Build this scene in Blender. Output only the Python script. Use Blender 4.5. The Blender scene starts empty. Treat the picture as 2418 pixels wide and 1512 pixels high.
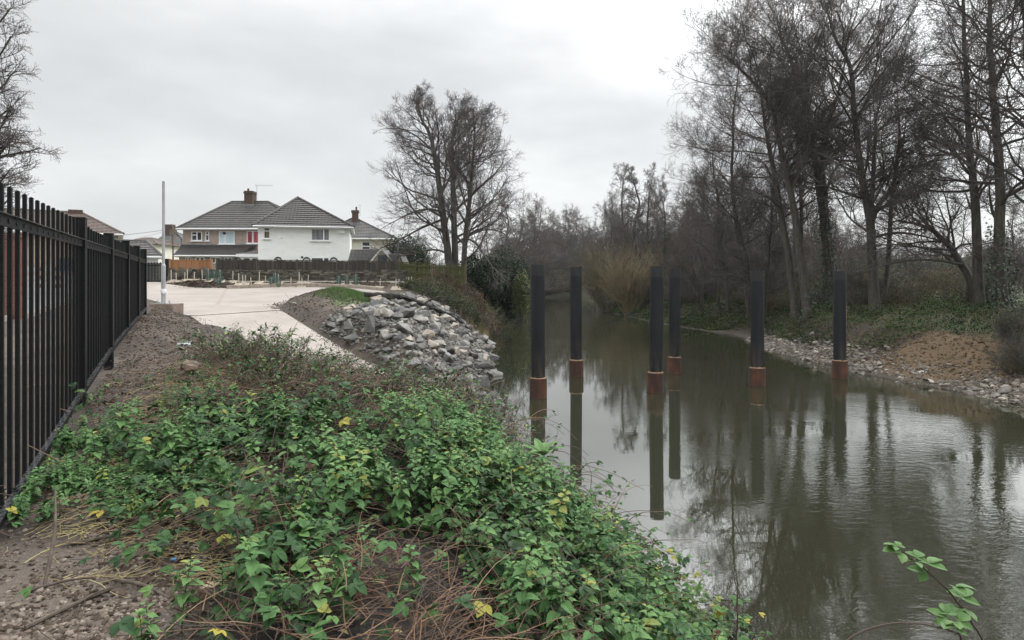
import bpy, bmesh, math, random
import numpy as np
from mathutils import Vector
random.seed(7)
RG = np.random.default_rng(11)
C = bpy.context.scene.collection
K = 6.7009e-4          # tangent per pixel of the 2418-wide study print
HC = 3.6               # eye height above the river
def P(x, y, d):        # study-print point at a chosen distance -> world point
    return np.array([(x-1209)*K*d, d, HC-(y-655)*K*d])
def S(t): 
    t = np.clip(t, 0, 1); return t*t*(3-2*t)

# ------------------------------------------------------------------ mesh helpers
class Geo:
    def __init__(s): s.V=[]; s.F=[]; s.M=[]; s.T=[]; s.n=0
    def add(s, V, *Fs, m=0, t=None):
        V=np.asarray(V,float).reshape(-1,3)
        s.V.append(V)
        s.T.append(np.full(len(V),0.5) if t is None else np.broadcast_to(np.asarray(t,float),(len(V),)))
        for F in Fs:
            F=np.asarray(F,int)
            if len(F)==0: continue
            s.F.append(F+s.n); s.M.append(np.full(len(F),m))
        s.n+=len(V); return s
    def build(s, name, mats, parent=None, smooth=False):
        me=bpy.data.meshes.new(name)
        V=np.concatenate(s.V); T=np.concatenate(s.T)
        me.vertices.add(len(V)); me.vertices.foreach_set('co', V.astype(np.float32).ravel())
        cnt=np.concatenate([np.full(len(f),f.shape[1]) for f in s.F])
        loops=np.concatenate([f.ravel() for f in s.F])
        me.loops.add(len(loops)); me.loops.foreach_set('vertex_index', loops.astype(np.int32))
        me.polygons.add(len(cnt))
        st=np.concatenate([[0],np.cumsum(cnt)[:-1]])
        me.polygons.foreach_set('loop_start', st.astype(np.int32))
        me.polygons.foreach_set('material_index', np.concatenate(s.M).astype(np.int32))
        me.polygons.foreach_set('use_smooth', np.full(len(cnt),bool(smooth)))
        a=me.attributes.new('tint','FLOAT','POINT'); a.data.foreach_set('value', T.astype(np.float32))
        if not isinstance(mats,(list,tuple)): mats=[mats]
        for m in mats: me.materials.append(m)
        me.update(calc_edges=True); me.validate()
        o=bpy.data.objects.new(name, me); C.objects.link(o)
        if parent is not None: o.parent=parent
        return o
def tag(o, label=None, cat=None, group=None, kind=None):
    if label: o['label']=label
    if cat: o['category']=cat
    if group: o['group']=group
    if kind: o['kind']=kind
    return o
def empty(name, loc=(0,0,0), rz=0, label=None, cat=None, group=None):
    o=bpy.data.objects.new(name,None); C.objects.link(o); o.empty_display_size=.3
    o.location=tuple(float(v) for v in loc); o.rotation_euler=(0,0,rz)
    return tag(o,label,cat,group)
def copy_tree(o, parent=None):
    c=o.copy(); C.objects.link(c)
    if parent is not None: c.parent=parent
    for ch in list(o.children): copy_tree(ch, c)
    return c
BOXF=np.array([[0,3,2,1],[4,5,6,7],[0,1,5,4],[1,2,6,5],[2,3,7,6],[3,0,4,7]])
def box(g, x0,x1,y0,y1,z0,z1, m=0, t=None):
    g.add([[x0,y0,z0],[x1,y0,z0],[x1,y1,z0],[x0,y1,z0],[x0,y0,z1],[x1,y0,z1],[x1,y1,z1],[x0,y1,z1]],BOXF,m=m,t=t); return g
def obox(g, c, u, L, W, H, m=0, z0=None, t=None):   # oriented box: u = horizontal axis
    u=np.array([u[0],u[1],0.]); u/=np.linalg.norm(u); v=np.array([-u[1],u[0],0]); w=np.array([0,0,1.])
    c=np.array(c,float); V=[]
    for dz in (0,1):
        for a,b in ((-1,-1),(1,-1),(1,1),(-1,1)): V.append(c+u*a*L/2+v*b*W/2+w*H*dz)
    g.add(V,BOXF,m=m,t=t); return g
def beam(g, a, b, w, h, m=0):                       # bar between two points
    a=np.array(a,float); b=np.array(b,float); d=b-a; d/=np.linalg.norm(d)
    s=np.cross(d,[0,0,1.]); 
    if np.linalg.norm(s)<1e-6: s=np.array([1.,0,0])
    s/=np.linalg.norm(s); q=np.cross(s,d); V=[]
    for p in (a,b):
        for i,j in ((-1,-1),(1,-1),(1,1),(-1,1)): V.append(p+s*i*w/2+q*j*h/2)
    g.add(V,BOXF,m=m); return g
def tubes(g, PT, R, k=3, m=0, t=None):              # many tubes at once: PT (nb,n,3), R (nb,n)
    PT=np.asarray(PT,float); R=np.asarray(R,float)
    if PT.ndim==2: PT=PT[None]; R=R[None]
    nb,n,_=PT.shape
    if nb==0: return g
    T=np.gradient(PT,axis=1); T/=np.linalg.norm(T,axis=2,keepdims=True)+1e-9
    ref=np.where(np.abs(T[:,:1,2:3])>.9, np.array([1.,0,0]), np.array([0,0,1.]))
    A=np.cross(T,np.broadcast_to(ref,T.shape)); A/=np.linalg.norm(A,axis=2,keepdims=True)+1e-9
    B=np.cross(T,A)
    an=np.arange(k)*2*np.pi/k
    V=PT[:,:,None,:]+R[:,:,None,None]*(np.cos(an)[:,None]*A[:,:,None,:]+np.sin(an)[:,None]*B[:,:,None,:])
    idx=np.arange(nb*n*k).reshape(nb,n,k); nx=np.roll(idx,-1,axis=2)
    F=np.stack([idx[:,:-1],nx[:,:-1],nx[:,1:],idx[:,1:]],axis=-1).reshape(-1,4)
    tt=None if t is None else np.repeat(np.asarray(t,float),n*k)
    g.add(V.reshape(-1,3),F,m=m,t=tt); return g
def lathe(g, prof, c=(0,0,0), k=24, m=0, lean=(0,0)):
    prof=np.array(prof,float); an=np.arange(k)*2*np.pi/k; n=len(prof)
    V=np.stack([prof[:,0:1]*np.cos(an)+prof[:,1:2]*lean[0], prof[:,0:1]*np.sin(an)+prof[:,1:2]*lean[1], np.repeat(prof[:,1:2],k,1)],-1)+np.array(c,float)
    idx=np.arange(n*k).reshape(n,k); nx=np.roll(idx,-1,1)
    F=np.stack([idx[:-1],nx[:-1],nx[1:],idx[1:]],-1).reshape(-1,4)
    g.add(V.reshape(-1,3),F,m=m); return g
def scatter(g, tv, tf, pos, yaw, pitch, roll, sc, m=0, t=None):   # copies of a small template
    pos=np.asarray(pos,float); n=len(pos)
    if n==0: return g
    cy,sy=np.cos(yaw),np.sin(yaw); cp,sp=np.cos(pitch),np.sin(pitch); cr,sr=np.cos(roll),np.sin(roll)
    z=np.zeros(n); o=np.ones(n)
    Rz=np.stack([cy,-sy,z,sy,cy,z,z,z,o],-1).reshape(n,3,3)
    Rx=np.stack([o,z,z,z,cp,-sp,z,sp,cp],-1).reshape(n,3,3)
    Ry=np.stack([cr,z,sr,z,o,z,-sr,z,cr],-1).reshape(n,3,3)
    M=Rz@Rx@Ry
    sc=np.asarray(sc,float)
    if sc.ndim==1: sc=sc[:,None]
    V=np.einsum('nij,nkj->nki',M,tv[None]*sc[:,None,:])+pos[:,None,:]
    k=len(tv); off=(np.arange(n)*k)[:,None,None]
    tt=None if t is None else np.repeat(t,k)
    g.add(V.reshape(-1,3), *[ (f[None]+off).reshape(-1,f.shape[1]) for f in tf], m=m,t=tt); return g
def hsh(i,j,s):
    v=np.sin(i*127.1+j*311.7+s*74.7)*43758.5453; return v-np.floor(v)
def vn(x,y,s=0):
    x=np.asarray(x,float); y=np.asarray(y,float)
    i=np.floor(x); j=np.floor(y); u=x-i; v=y-j; u=u*u*(3-2*u); v=v*v*(3-2*v)
    return (hsh(i,j,s)*(1-u)+hsh(i+1,j,s)*u)*(1-v)+(hsh(i,j+1,s)*(1-u)+hsh(i+1,j+1,s)*u)*v
def fbm(x,y,s=0,o=4):
    a=0;w=.5
    for q in range(o): a=a+w*(vn(x,y,s+q)-.5); x=x*2.03; y=y*2.03; w*=.5
    return a

# ------------------------------------------------------------------ materials
MATS={}
def nt(name):
    m=bpy.data.materials.new(name); m.use_nodes=True; t=m.node_tree; t.nodes.clear()
    out=t.nodes.new('ShaderNodeOutputMaterial'); b=t.nodes.new('ShaderNodeBsdfPrincipled')
    t.links.new(b.outputs[0],out.inputs[0]); MATS[name]=m
    return m,t,b
def node(t,kind,**kw):
    n=t.nodes.new(kind)
    for k,v in kw.items():
        if k.startswith('i_'): n.inputs[int(k[2:]) if k[2:].isdigit() else k[2:]].default_value=v
        else: setattr(n,k,v)
    return n
def ramp(t, fac, stops):
    r=t.nodes.new('ShaderNodeValToRGB'); e=r.color_ramp.elements
    while len(e)<len(stops): e.new(.5)
    for q,(p,c) in zip(e,stops): q.position=p; q.color=(*c,1)
    t.links.new(fac,r.inputs[0]); return r.outputs[0]
def mix(t, f, a, b, mode='MIX'):
    n=t.nodes.new('ShaderNodeMix'); n.data_type='RGBA'; n.blend_type=mode
    for s,v in ((0,f),(6,a),(7,b)):
        if hasattr(v,'is_linked') or isinstance(v,bpy.types.NodeSocket): t.links.new(v,n.inputs[s])
        else: n.inputs[s].default_value=v if s==0 else (*v,1)
    return n.outputs[2]
def coords(t, scale=(1,1,1), kind='Object'):
    c=node(t,'ShaderNodeTexCoord'); m=node(t,'ShaderNodeMapping'); m.inputs['Scale'].default_value=scale
    t.links.new(c.outputs[kind],m.inputs[0]); return m.outputs[0]
def noise(t, vec, scale, detail=6, rough=.6):
    n=node(t,'ShaderNodeTexNoise'); n.inputs['Scale'].default_value=scale; n.inputs['Detail'].default_value=detail; n.inputs['Roughness'].default_value=rough
    t.links.new(vec,n.inputs['Vector']); return n.outputs['Fac']
def bump(t,b,h,strength=.5,dist=.05):
    n=node(t,'ShaderNodeBump'); n.inputs['Strength'].default_value=strength; n.inputs['Distance'].default_value=dist
    t.links.new(h,n.inputs['Height']); t.links.new(n.outputs[0],b.inputs['Normal']); return n
def simple(name, c1, c2, scale=6, rough=.8, bs=.3, bd=.02, stretch=(1,1,1), kind='Object', metal=0, lo=.35, hi=.65, detail=6):
    m,t,b=nt(name); v=coords(t,stretch,kind); f=noise(t,v,scale,detail)
    t.links.new(ramp(t,f,[(lo,c1),(hi,c2)]),b.inputs['Base Color'])
    b.inputs['Roughness'].default_value=rough; b.inputs['Metallic'].default_value=metal
    if bs: bump(t,b,f,bs,bd)
    return m
def tinted(name, stops, rough=.5, transl=0.0, spec=.5, sc=30):
    m,t,b=nt(name); a=node(t,'ShaderNodeAttribute',attribute_name='tint')
    col=ramp(t,a.outputs['Fac'],stops)
    f=noise(t,coords(t),sc,3); 
    col=mix(t,.35,col,ramp(t,f,[(.3,(.5,.5,.5)),(.7,(1,1,1))]),'MULTIPLY')
    t.links.new(col,b.inputs['Base Color']); b.inputs['Roughness'].default_value=rough
    b.inputs['Specular IOR Level'].default_value=spec
    if transl:
        tr=node(t,'ShaderNodeBsdfTranslucent'); t.links.new(col,tr.inputs[0])
        mx=node(t,'ShaderNodeMixShader'); mx.inputs[0].default_value=transl
        t.links.new(b.outputs[0],mx.inputs[1]); t.links.new(tr.outputs[0],mx.inputs[2])
        t.links.new(mx.outputs[0],[n for n in t.nodes if n.type=='OUTPUT_MATERIAL'][0].inputs[0])
    return m

# ------------------------------------------------------------------ the lie of the land
def IP(xs,ys): return lambda v: np.interp(v,xs,ys)
def xRw(y): return xR(y)+fbm(np.asarray(y,float)*.5,np.asarray(y,float)*0+9,6)*.9
xL=IP([-30,0,4,6.3,8,10,12,15,17,20,23,28,35,45,60,75,112,128,150,400],[2.6,2.05,1.95,1.8,1.4,.5,-.4,-2.2,-1.8,-1.2,-.8,-1.0,-1.4,-1.5,-1.0,.5,5.6,13,40,400])
xR=IP([-30,10,17.6,24,31,36,40,46,51,60,67,100,112,126,400],[15.5,14.6,14.3,13.2,12.7,13.6,13.9,12.2,11.3,10.4,9.8,14.0,22,60,460])
zy=IP([-50,4,6,8,10,12,17,22,38,39,40.8,60,500],[1.75,1.75,1.85,2.0,2.1,2.15,2.28,2.3,2.9,2.97,3.3,3.3,3.3])
wl=IP([0,6,8,10,12,15,17,35,40,60],[2.9,2.7,2.8,4.3,6.3,6.3,4.2,4.2,3.5,3])
YL=[(21.7,-11.12),(22.8,-12.05),(26.4,-14.3),(31.4,-18.6),(38,-22.6),(42.6,-26.2)]     # yard: left edge (y,x)
YR=[(21.7,-11.05),(24.0,-8.8),(26.5,-9.8),(29.5,-9.7),(32,-8.2),(34.5,-6.7),(36.5,-7.6),(38.6,-9.3),(39.4,-12.6),(39.2,-15.0),(38.2,-17.3),(38.6,-19.0),(40.5,-22.4),(42.6,-24.0)]
yl=IP(*zip(*YL)); yr=IP(*zip(*YR))
ER=np.array([.711,-.703]); NR=np.array([-.703,-.711]); SLW=3.2
def slip(x,y):
    s=(x+8.8)*ER[0]+(y-24)*ER[1]; n=(x+8.8)*NR[0]+(y-24)*NR[1]; return s,n
def H(x,y,rough=True):
    x=np.asarray(x,float); y=np.asarray(y,float)
    wob=fbm(y*.35,y*0+3,5)*.9*S((y-25)/10)
    L=xL(y)+wob; R=xR(y)+fbm(y*.5,y*0+9,6)*.9
    o=L-x; plat=zy(y); w=wl(y)
    hl=np.where(o>0, plat*(1-(1-np.clip(o/w,0,1))**1.5), np.maximum(o*.55,-1.3))
    q=x-R
    hr=np.where(q>0, np.interp(q,[0,.8,1.7,2.5,5,12,40,90,400],[0,.3,.75,1.45,1.85,2.15,2.4,3.2,6]), np.maximum(q*.5,-1.3))
    h=np.where(x<(L+R)/2,hl,hr)
    s,n=slip(x,y)
    # mound, berm, heap
    keep=S((x+10.4)/1.2)
    h=h+.62*np.exp(-((x+8.0)/1.5)**2-((y-27.6)/2.7)**2)*S((-n)/1.6)*keep
    a=np.array([-7.6,13.]); b=np.array([-13.2,23.5]); ab=b-a
    tt=np.clip(((x-a[0])*ab[0]+(y-a[1])*ab[1])/(ab@ab),0,1)
    ds=np.hypot(x-a[0]-tt*ab[0]+.2,y-a[1]-tt*ab[1])
    h=h+.34*np.exp(-(ds/1.15)**2)*S((24.5-y)/5)
    h=h+.30*np.exp(-((x+19.6)/1.9)**2-((y-39.6)/.75)**2)
    if rough:
        amp=np.where(x<(L+R)/2, .22, .45)*S(np.minimum(np.abs(x-L),np.abs(x-R))/1.0)
        near=S((60-y)/40)
        h=h+fbm(x*.8,y*.8,1)*amp*.8+fbm(x*4,y*4,2,3)*.09*near
    # slipway and yard cut in flush
    dn=np.maximum(np.maximum(-n,n-SLW),0); zs=2.3-.223*np.clip(s,0,20)
    k=(1-S(dn/1.3))*S((s+.2)/.3)*S((14-s)/1.5)
    h=h*(1-k)+(zs-.07)*k
    iny=(y>21.72)&(y<42.6)
    d=np.minimum(x-yl(y),yr(y)-x)
    k=np.where(iny,S((d+.6)/.6),0); h=h*(1-k)+(plat-.06)*k
    return h
def hz(x,y): return float(H(np.array([x]),np.array([y]))[0])
# ------------------------------------------------------------------ camera, sky, sun
sc=bpy.context.scene
cam=bpy.data.cameras.new('camera'); co=bpy.data.objects.new('camera',cam); C.objects.link(co)
co.location=(0,0,HC); co.rotation_euler=(math.pi/2,0,0)
cam.sensor_width=36; cam.lens=36*632/1024; cam.shift_y=-(320-655*.4235)/1024
cam.clip_end=4000; cam.clip_start=.05; sc.camera=co
sc.view_settings.view_transform='Standard'; sc.view_settings.look='None'; sc.view_settings.exposure=0; sc.view_settings.gamma=1
SUN_EL,SUN_AZ=math.radians(42),math.radians(48)      # azimuth from +Y towards +X
w=bpy.data.worlds.new('World'); sc.world=w; w.use_nodes=True; t=w.node_tree; t.nodes.clear()
wo=node(t,'ShaderNodeOutputWorld'); bg=node(t,'ShaderNodeBackground'); t.links.new(bg.outputs[0],wo.inputs[0])
sky=node(t,'ShaderNodeTexSky',sky_type='NISHITA',sun_disc=False,sun_elevation=SUN_EL,sun_rotation=SUN_AZ)
tc=node(t,'ShaderNodeTexCoord'); mp=node(t,'ShaderNodeMapping'); mp.inputs['Scale'].default_value=(1,1,2.6); mp.inputs['Rotation'].default_value=(0,.35,.5)
t.links.new(tc.outputs['Generated'],mp.inputs[0])
n1=noise(t,mp.outputs[0],2.3,5,.5)
cl=ramp(t,n1,[(.34,(6.6,6.72,6.76)),(.5,(7.7,7.8,7.85)),(.66,(9.2,9.28,9.28))])   # cloud base radiance, before the 0.11 strength
sp=node(t,'ShaderNodeSeparateXYZ'); t.links.new(tc.outputs['Generated'],sp.inputs[0])
mr=node(t,'ShaderNodeMapRange'); mr.interpolation_type='SMOOTHSTEP'
for k_,v_ in ((1,.30),(2,.85),(3,1.0),(4,3.6)): mr.inputs[k_].default_value=v_
t.links.new(sp.outputs[2],mr.inputs[0])
dt=node(t,'ShaderNodeVectorMath',operation='DOT_PRODUCT'); dt.inputs[1].default_value=(math.sin(SUN_AZ)*math.cos(SUN_EL),math.cos(SUN_AZ)*math.cos(SUN_EL),math.sin(SUN_EL))
t.links.new(tc.outputs['Generated'],dt.inputs[0])
mr2=node(t,'ShaderNodeMapRange'); mr2.interpolation_type='SMOOTHSTEP'
for k_,v_ in ((1,.72),(2,1.0),(3,1.0),(4,2.6)): mr2.inputs[k_].default_value=v_
t.links.new(dt.outputs['Value'],mr2.inputs[0])
mm=node(t,'ShaderNodeMath',operation='MULTIPLY'); t.links.new(mr.outputs[0],mm.inputs[0]); t.links.new(mr2.outputs[0],mm.inputs[1])
vm=node(t,'ShaderNodeVectorMath',operation='SCALE'); t.links.new(cl,vm.inputs[0]); t.links.new(mm.outputs[0],vm.inputs['Scale'])
fin=mix(t,.93,sky.outputs[0],vm.outputs[0]); t.links.new(fin,bg.inputs[0]); bg.inputs[1].default_value=.11
sun=bpy.data.lights.new('sun','SUN'); so=bpy.data.objects.new('sun',sun); C.objects.link(so)
sun.energy=.7; sun.angle=math.radians(25); sun.color=(1,.97,.92)
so.rotation_euler=Vector((math.sin(SUN_AZ)*math.cos(SUN_EL),math.cos(SUN_AZ)*math.cos(SUN_EL),math.sin(SUN_EL))).to_track_quat('Z','Y').to_euler()

# ------------------------------------------------------------------ ground
def axis(parts):
    r=[]
    for a,b,st in parts: r+=list(np.arange(a,b,st))
    return np.array(r+[parts[-1][1]])
gx=axis([(-900,-200,70),(-200,-60,12),(-60,-24,1.2),(-24,-12,.25),(-12,4,.11),(4,12,.6),(12,20,.16),(20,45,.7),(45,200,10),(200,900,70)])
gy=axis([(-60,-6,6),(-6,2,.5),(2,13,.1),(13,45,.17),(45,80,.6),(80,200,4),(200,1200,60)])
X,Y=np.meshgrid(gx,gy); Z=H(X.ravel(),Y.ravel()).reshape(X.shape)
idx=np.arange(X.size).reshape(X.shape)
g=Geo(); g.add(np.stack([X,Y,Z],-1),np.stack([idx[:-1,:-1],idx[:-1,1:],idx[1:,1:],idx[1:,:-1]],-1).reshape(-1,4))
m,t,b=nt('soil'); v=coords(t)
f1=noise(t,v,.9,8,.65); f2=noise(t,v,9,8,.7); f3=noise(t,v,38,4,.6)
base=ramp(t,f1,[(.3,(.022,.016,.0115)),(.5,(.045,.033,.0235)),(.68,(.092,.072,.055))])
base=mix(t,.8,base,ramp(t,f2,[(.3,(.35,.33,.32)),(.62,(1.15,1.1,1.08))]),'MULTIPLY')
def att(nm): return node(t,'ShaderNodeAttribute',attribute_name=nm).outputs['Fac']
clod=mix(t,f3,(.045,.033,.025),(.185,.150,.122)); base=mix(t,att('clod'),base,clod)
sand=mix(t,f2,(.066,.043,.022),(.165,.110,.060)); base=mix(t,att('sand'),base,sand)
grn=mix(t,f2,(.035,.05,.018),(.085,.13,.035)); base=mix(t,att('green'),base,grn)
hum_shade=mix(t,f2,(.007,.0055,.004),(.030,.022,.015)); base=mix(t,att('humus_shade'),base,hum_shade)  # dark litter, with the shade under the plants also put into its colour
wet=mix(t,f2,(.035,.029,.022),(.075,.06,.042)); base=mix(t,att('wet'),base,wet)
t.links.new(base,b.inputs['Base Color']); b.inputs['Roughness'].default_value=.85
ad=node(t,'ShaderNodeMath',operation='MULTIPLY_ADD'); ad.inputs[1].default_value=.5; t.links.new(f3,ad.inputs[0]); t.links.new(f2,ad.inputs[2])
bump(t,b,ad.outputs[0],.9,.06)
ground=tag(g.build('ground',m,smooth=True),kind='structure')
x,y,z=X.ravel(),Y.ravel(),Z.ravel()
def setatt(nm,val):
    a=ground.data.attributes.new(nm,'FLOAT','POINT'); a.data.foreach_set('value',np.clip(val,0,1).astype(np.float32))
inn=x<(xL(y)+xR(y))/2
pt=fbm(x*1.3,y*1.3,21)
setatt('clod',np.where(inn,S((.35+pt-(np.hypot((x+2.9)/1.6,(y-3.3)/1.2)-.9))*1.6)*S((5.2-y)/1)+.55*S((pt*3+.3))*S((y-9)/2)*S((19-y)/4)*S((-3.5-x)/1.5),0))
q=x-xRw(y)
setatt('sand',np.where(inn,.25*S((pt*3))*S((y-23)/2),S((np.interp(y,[15,18.6,19.4,20.2,23.6,25.2,30,40],[1.2,1.4,2.2,3.3,3.2,.9,.7,.5])-q)/.6+pt*1.5)*S((38-y)/4+pt)*S((y-8)/3)))
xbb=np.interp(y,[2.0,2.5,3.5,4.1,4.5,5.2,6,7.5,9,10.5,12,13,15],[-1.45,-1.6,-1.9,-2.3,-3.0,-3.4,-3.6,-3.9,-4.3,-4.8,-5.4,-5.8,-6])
setatt('humus_shade',np.where(inn,S((x-xbb)/.35+pt)*S((14.5-y)/2),0))
gr=S((1-np.hypot((x+6.5)/1.6,(y-28.4)/3.6))*3+pt*3)*S((y-23)/1)
far=S((y-44)/4)
setatt('green',np.where(inn,np.maximum(gr,.5*far),.5*S((q-2.5)/1.5+pt)))
setatt('wet',S((.22-z)/.15))
# ------------------------------------------------------------------ river
m,t,b=nt('river_water'); v=coords(t)
b.inputs['Base Color'].default_value=(.023,.024,.014,1); b.inputs['Roughness'].default_value=.008; b.inputs['IOR'].default_value=3.3
na=noise(t,coords(t,(1.0,2.0,1)),4.2,3,.5); nb=noise(t,coords(t,(1,1.6,1)),17,3,.5); nc=noise(t,coords(t,(.7,1.0,1)),.33,3,.5)
msk=ramp(t,nc,[(.42,(.10,)*3),(.6,(1,)*3)])
sx=node(t,'ShaderNodeSeparateXYZ'); t.links.new(v,sx.inputs[0])
rx=node(t,'ShaderNodeMapRange'); rx.interpolation_type='SMOOTHSTEP'
for k_,v_ in ((1,2.0),(2,6.0),(3,.06),(4,.55)): rx.inputs[k_].default_value=v_
t.links.new(sx.outputs[0],rx.inputs[0])
a1=node(t,'ShaderNodeMath',operation='MULTIPLY_ADD'); a1.inputs[1].default_value=.22; t.links.new(nb,a1.inputs[0]); t.links.new(na,a1.inputs[2])
a2=node(t,'ShaderNodeMath',operation='MULTIPLY'); t.links.new(msk,a2.inputs[0]); t.links.new(rx.outputs[0],a2.inputs[1])
a3=node(t,'ShaderNodeMath',operation='MULTIPLY'); t.links.new(a1.outputs[0],a3.inputs[0]); t.links.new(a2.outputs[0],a3.inputs[1])
bump(t,b,a3.outputs[0],.42,.024)
g=Geo(); g.add([[-60,-60,0],[140,-60,0],[140,420,0],[-60,420,0]],np.array([[0,1,2,3]]))
tag(g.build('water',m),kind='structure')
# far hills
g=Geo(); n=90; a=np.linspace(-1.25,1.25,n); hh=4+14*(vn(a*5,a*0,3))+6*vn(a*19,a*0,4)
pts=np.stack([np.sin(a)*1000,np.cos(a)*1000,hh],-1); lo=pts.copy(); lo[:,2]=-5; bk=pts*1.0; bk[:,:2]*=1.25; bk[:,2]=-5
i=np.arange(n-1); g.add(np.concatenate([lo,pts,bk]),np.stack([i,i+1,i+1+n,i+n],-1),np.stack([i+n,i+1+n,i+1+2*n,i+2*n],-1))
tag(g.build('hills',simple('hill_wood',(.05,.06,.04),(.10,.11,.08),.02),smooth=True),kind='structure')

# ------------------------------------------------------------------ concrete yard, slipway, kerb, road
m,t,b=nt('concrete'); v=coords(t)
f=noise(t,v,.5,7,.6); f2=noise(t,coords(t,(1,6,1)),1.6,5,.6); f3=noise(t,v,25,5)
c=ramp(t,f,[(.3,(.215,.183,.159)),(.55,(.275,.24,.211)),(.75,(.32,.283,.253))])
c=mix(t,.6,c,ramp(t,f2,[(.34,(.66,.63,.60)),(.50,(1,1,1))]),'MULTIPLY'); c=mix(t,.3,c,ramp(t,f3,[(.35,(.8,.8,.8)),(.6,(1,1,1))]),'MULTIPLY')
t.links.new(c,b.inputs['Base Color']); b.inputs['Roughness'].default_value=.55; bump(t,b,f3,.25,.01)
CONC=m
ys=np.unique(np.concatenate([np.arange(21.75,42.6,.3),[22.8,24,38,39,39.4,40.8,42.6]]))
a=np.stack([yl(ys),ys,zy(ys)-.005],-1); bb=np.stack([yr(ys),ys,zy(ys)-.005],-1); n=len(ys); i=np.arange(n-1)
g=Geo()
for s0,s1 in ((0,.25),(.25,.5),(.5,.75),(.75,1)):
    g.add(np.concatenate([a+(bb-a)*s0,a+(bb-a)*s1]),np.stack([i,i+n,i+n+1,i+1],-1))
lo_=bb.copy(); lo_[:,2]-=.25; g.add(np.concatenate([bb,lo_]),np.stack([i,i+n,i+n+1,i+1],-1))
lo_=a.copy(); lo_[:,2]-=.25; g.add(np.concatenate([lo_,a]),np.stack([i,i+n,i+n+1,i+1],-1))
tag(g.build('yard',CONC),kind='structure')
# slipway slab from the joint down into the river
g=Geo(); A=np.array([-8.8,24.0]); ss=np.linspace(-.15,13,30); V=[]
for s_ in ss:
    for n_,dz in ((0,-.3),(0,0),(SLW*.5,0),(SLW,0),(SLW,-.3)):
        e0=A+ER*s_+NR*n_
        if s_<0 : e0=e0
        V.append([e0[0],e0[1],2.291-.223*max(s_,0)+dz+(float(zy(24-.711*n_))-.009-2.291)*max(0,1-max(s_,0)/3)])
i=np.arange(29)*5; F=[]
for k_ in range(4): F.append(np.stack([i+k_,i+k_+1,i+k_+6,i+k_+5],-1))
F=np.concatenate(F); g.add(V,F,np.array([[0,1,2,3,4]]))
tag(g.build('slipway',CONC),kind='structure')
# joint lines in the concrete (grooves filled with mortar)
mj=simple('joint_mortar',(.16,.13,.11),(.30,.25,.22),8)
mjl=simple('pale_joint',(.50,.46,.42),(.60,.56,.52),8)
g=Geo()
def strip(g,pts,wd,dz):
    pts=np.array(pts,float); d=np.gradient(pts,axis=0); d/=np.linalg.norm(d,axis=1,keepdims=True); nn=np.stack([-d[:,1],d[:,0]],-1)
    l=pts+nn*wd/2; r=pts-nn*wd/2; zz=zy(pts[:,1])-.005+dz; n=len(pts); i=np.arange(n-1)
    g.add(np.concatenate([np.c_[l,zz],np.c_[r,zz]]),np.stack([i+n,i+n+1,i+1,i],-1))
def line(a,b,n=12): return np.linspace(np.array(a,float),np.array(b,float),n)
strip(g,line((-16.5,28.4),(-9.9,27.9)),.05,.006); strip(g,line((-17.2,38.0),(-12.4,26.6),30),.16,.005); strip(g,line((-19.4,33.0),(-8.0,32.6)),.04,.006)
strip(g,line((-12.4,34.5),(-10.2,29.0)),.05,.005)
tag(g.build('joint',mj),kind='structure')
g=Geo(); strip(g,line((-12.4,23.5),(-9.2,24.2)),.07,.007); tag(g.build('joint',mjl),kind='structure')
# kerb along the planting bed
kc=np.array([(-17.3,38.3),(-16.2,38.75),(-15.0,39.3),(-12.6,39.5),(-10.8,39.1),(-9.3,38.65),(-8.4,37.7),(-7.4,36.3)])
g=Geo(); tt=np.linspace(0,1,40); cx=np.interp(tt,np.linspace(0,1,len(kc)),kc[:,0]); cy=np.interp(tt,np.linspace(0,1,len(kc)),kc[:,1])
d=np.gradient(np.stack([cx,cy],-1),axis=0); d/=np.linalg.norm(d,axis=1,keepdims=True); nn=np.stack([-d[:,1],d[:,0]],-1)
zk=zy(cy); V=[]
for off,dz in ((-.09,-.05),(-.09,.16),(-.07,.19),(.07,.19),(.09,.16),(.09,-.05)):
    V.append(np.c_[cx+nn[:,0]*off,cy+nn[:,1]*off,zk+dz])
V=np.stack(V,1); n=len(cx); idx=np.arange(n*6).reshape(n,6)
g.add(V,*[np.stack([idx[:-1,j],idx[:-1,j+1],idx[1:,j+1],idx[1:,j]],-1) for j in range(5)],idx[:1][:, ::-1],idx[-1:])
tag(g.build('kerb',simple('kerb_concrete',(.20,.165,.13),(.34,.29,.24),5)),kind='structure')
# wet road beyond the railings
g=Geo(); rp=[(-7.6,4),(-14.2,17.5),(-19.8,29),(-27.5,44),(-60,44),(-60,4)]
rd=[]; 
for yy in np.arange(4,44,1.0): rd.append((np.interp(yy,[4,17.5,29,44],[-8.0,-14.6,-20.2,-28.5]),yy))
rd=np.array(rd); n=len(rd); i=np.arange(n-1)
def roadz(xx,yy): return np.maximum(zy(yy)+.06, 0)
g.add(np.concatenate([np.c_[rd,H(rd[:,0],rd[:,1],False)+.05],np.c_[np.full(n,-16.)-rd[:,1]*.75,rd[:,1],H(np.full(n,-30.),rd[:,1],False)+.10]]),np.stack([i,i+1,i+n+1,i+n],-1))
mw,t,b=nt('wet_asphalt'); f=noise(t,coords(t),3,6); t.links.new(ramp(t,f,[(.3,(.06,.06,.062)),(.7,(.13,.13,.132))]),b.inputs['Base Color']); b.inputs['Roughness'].default_value=.28
tag(g.build('road',mw),kind='structure')
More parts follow.
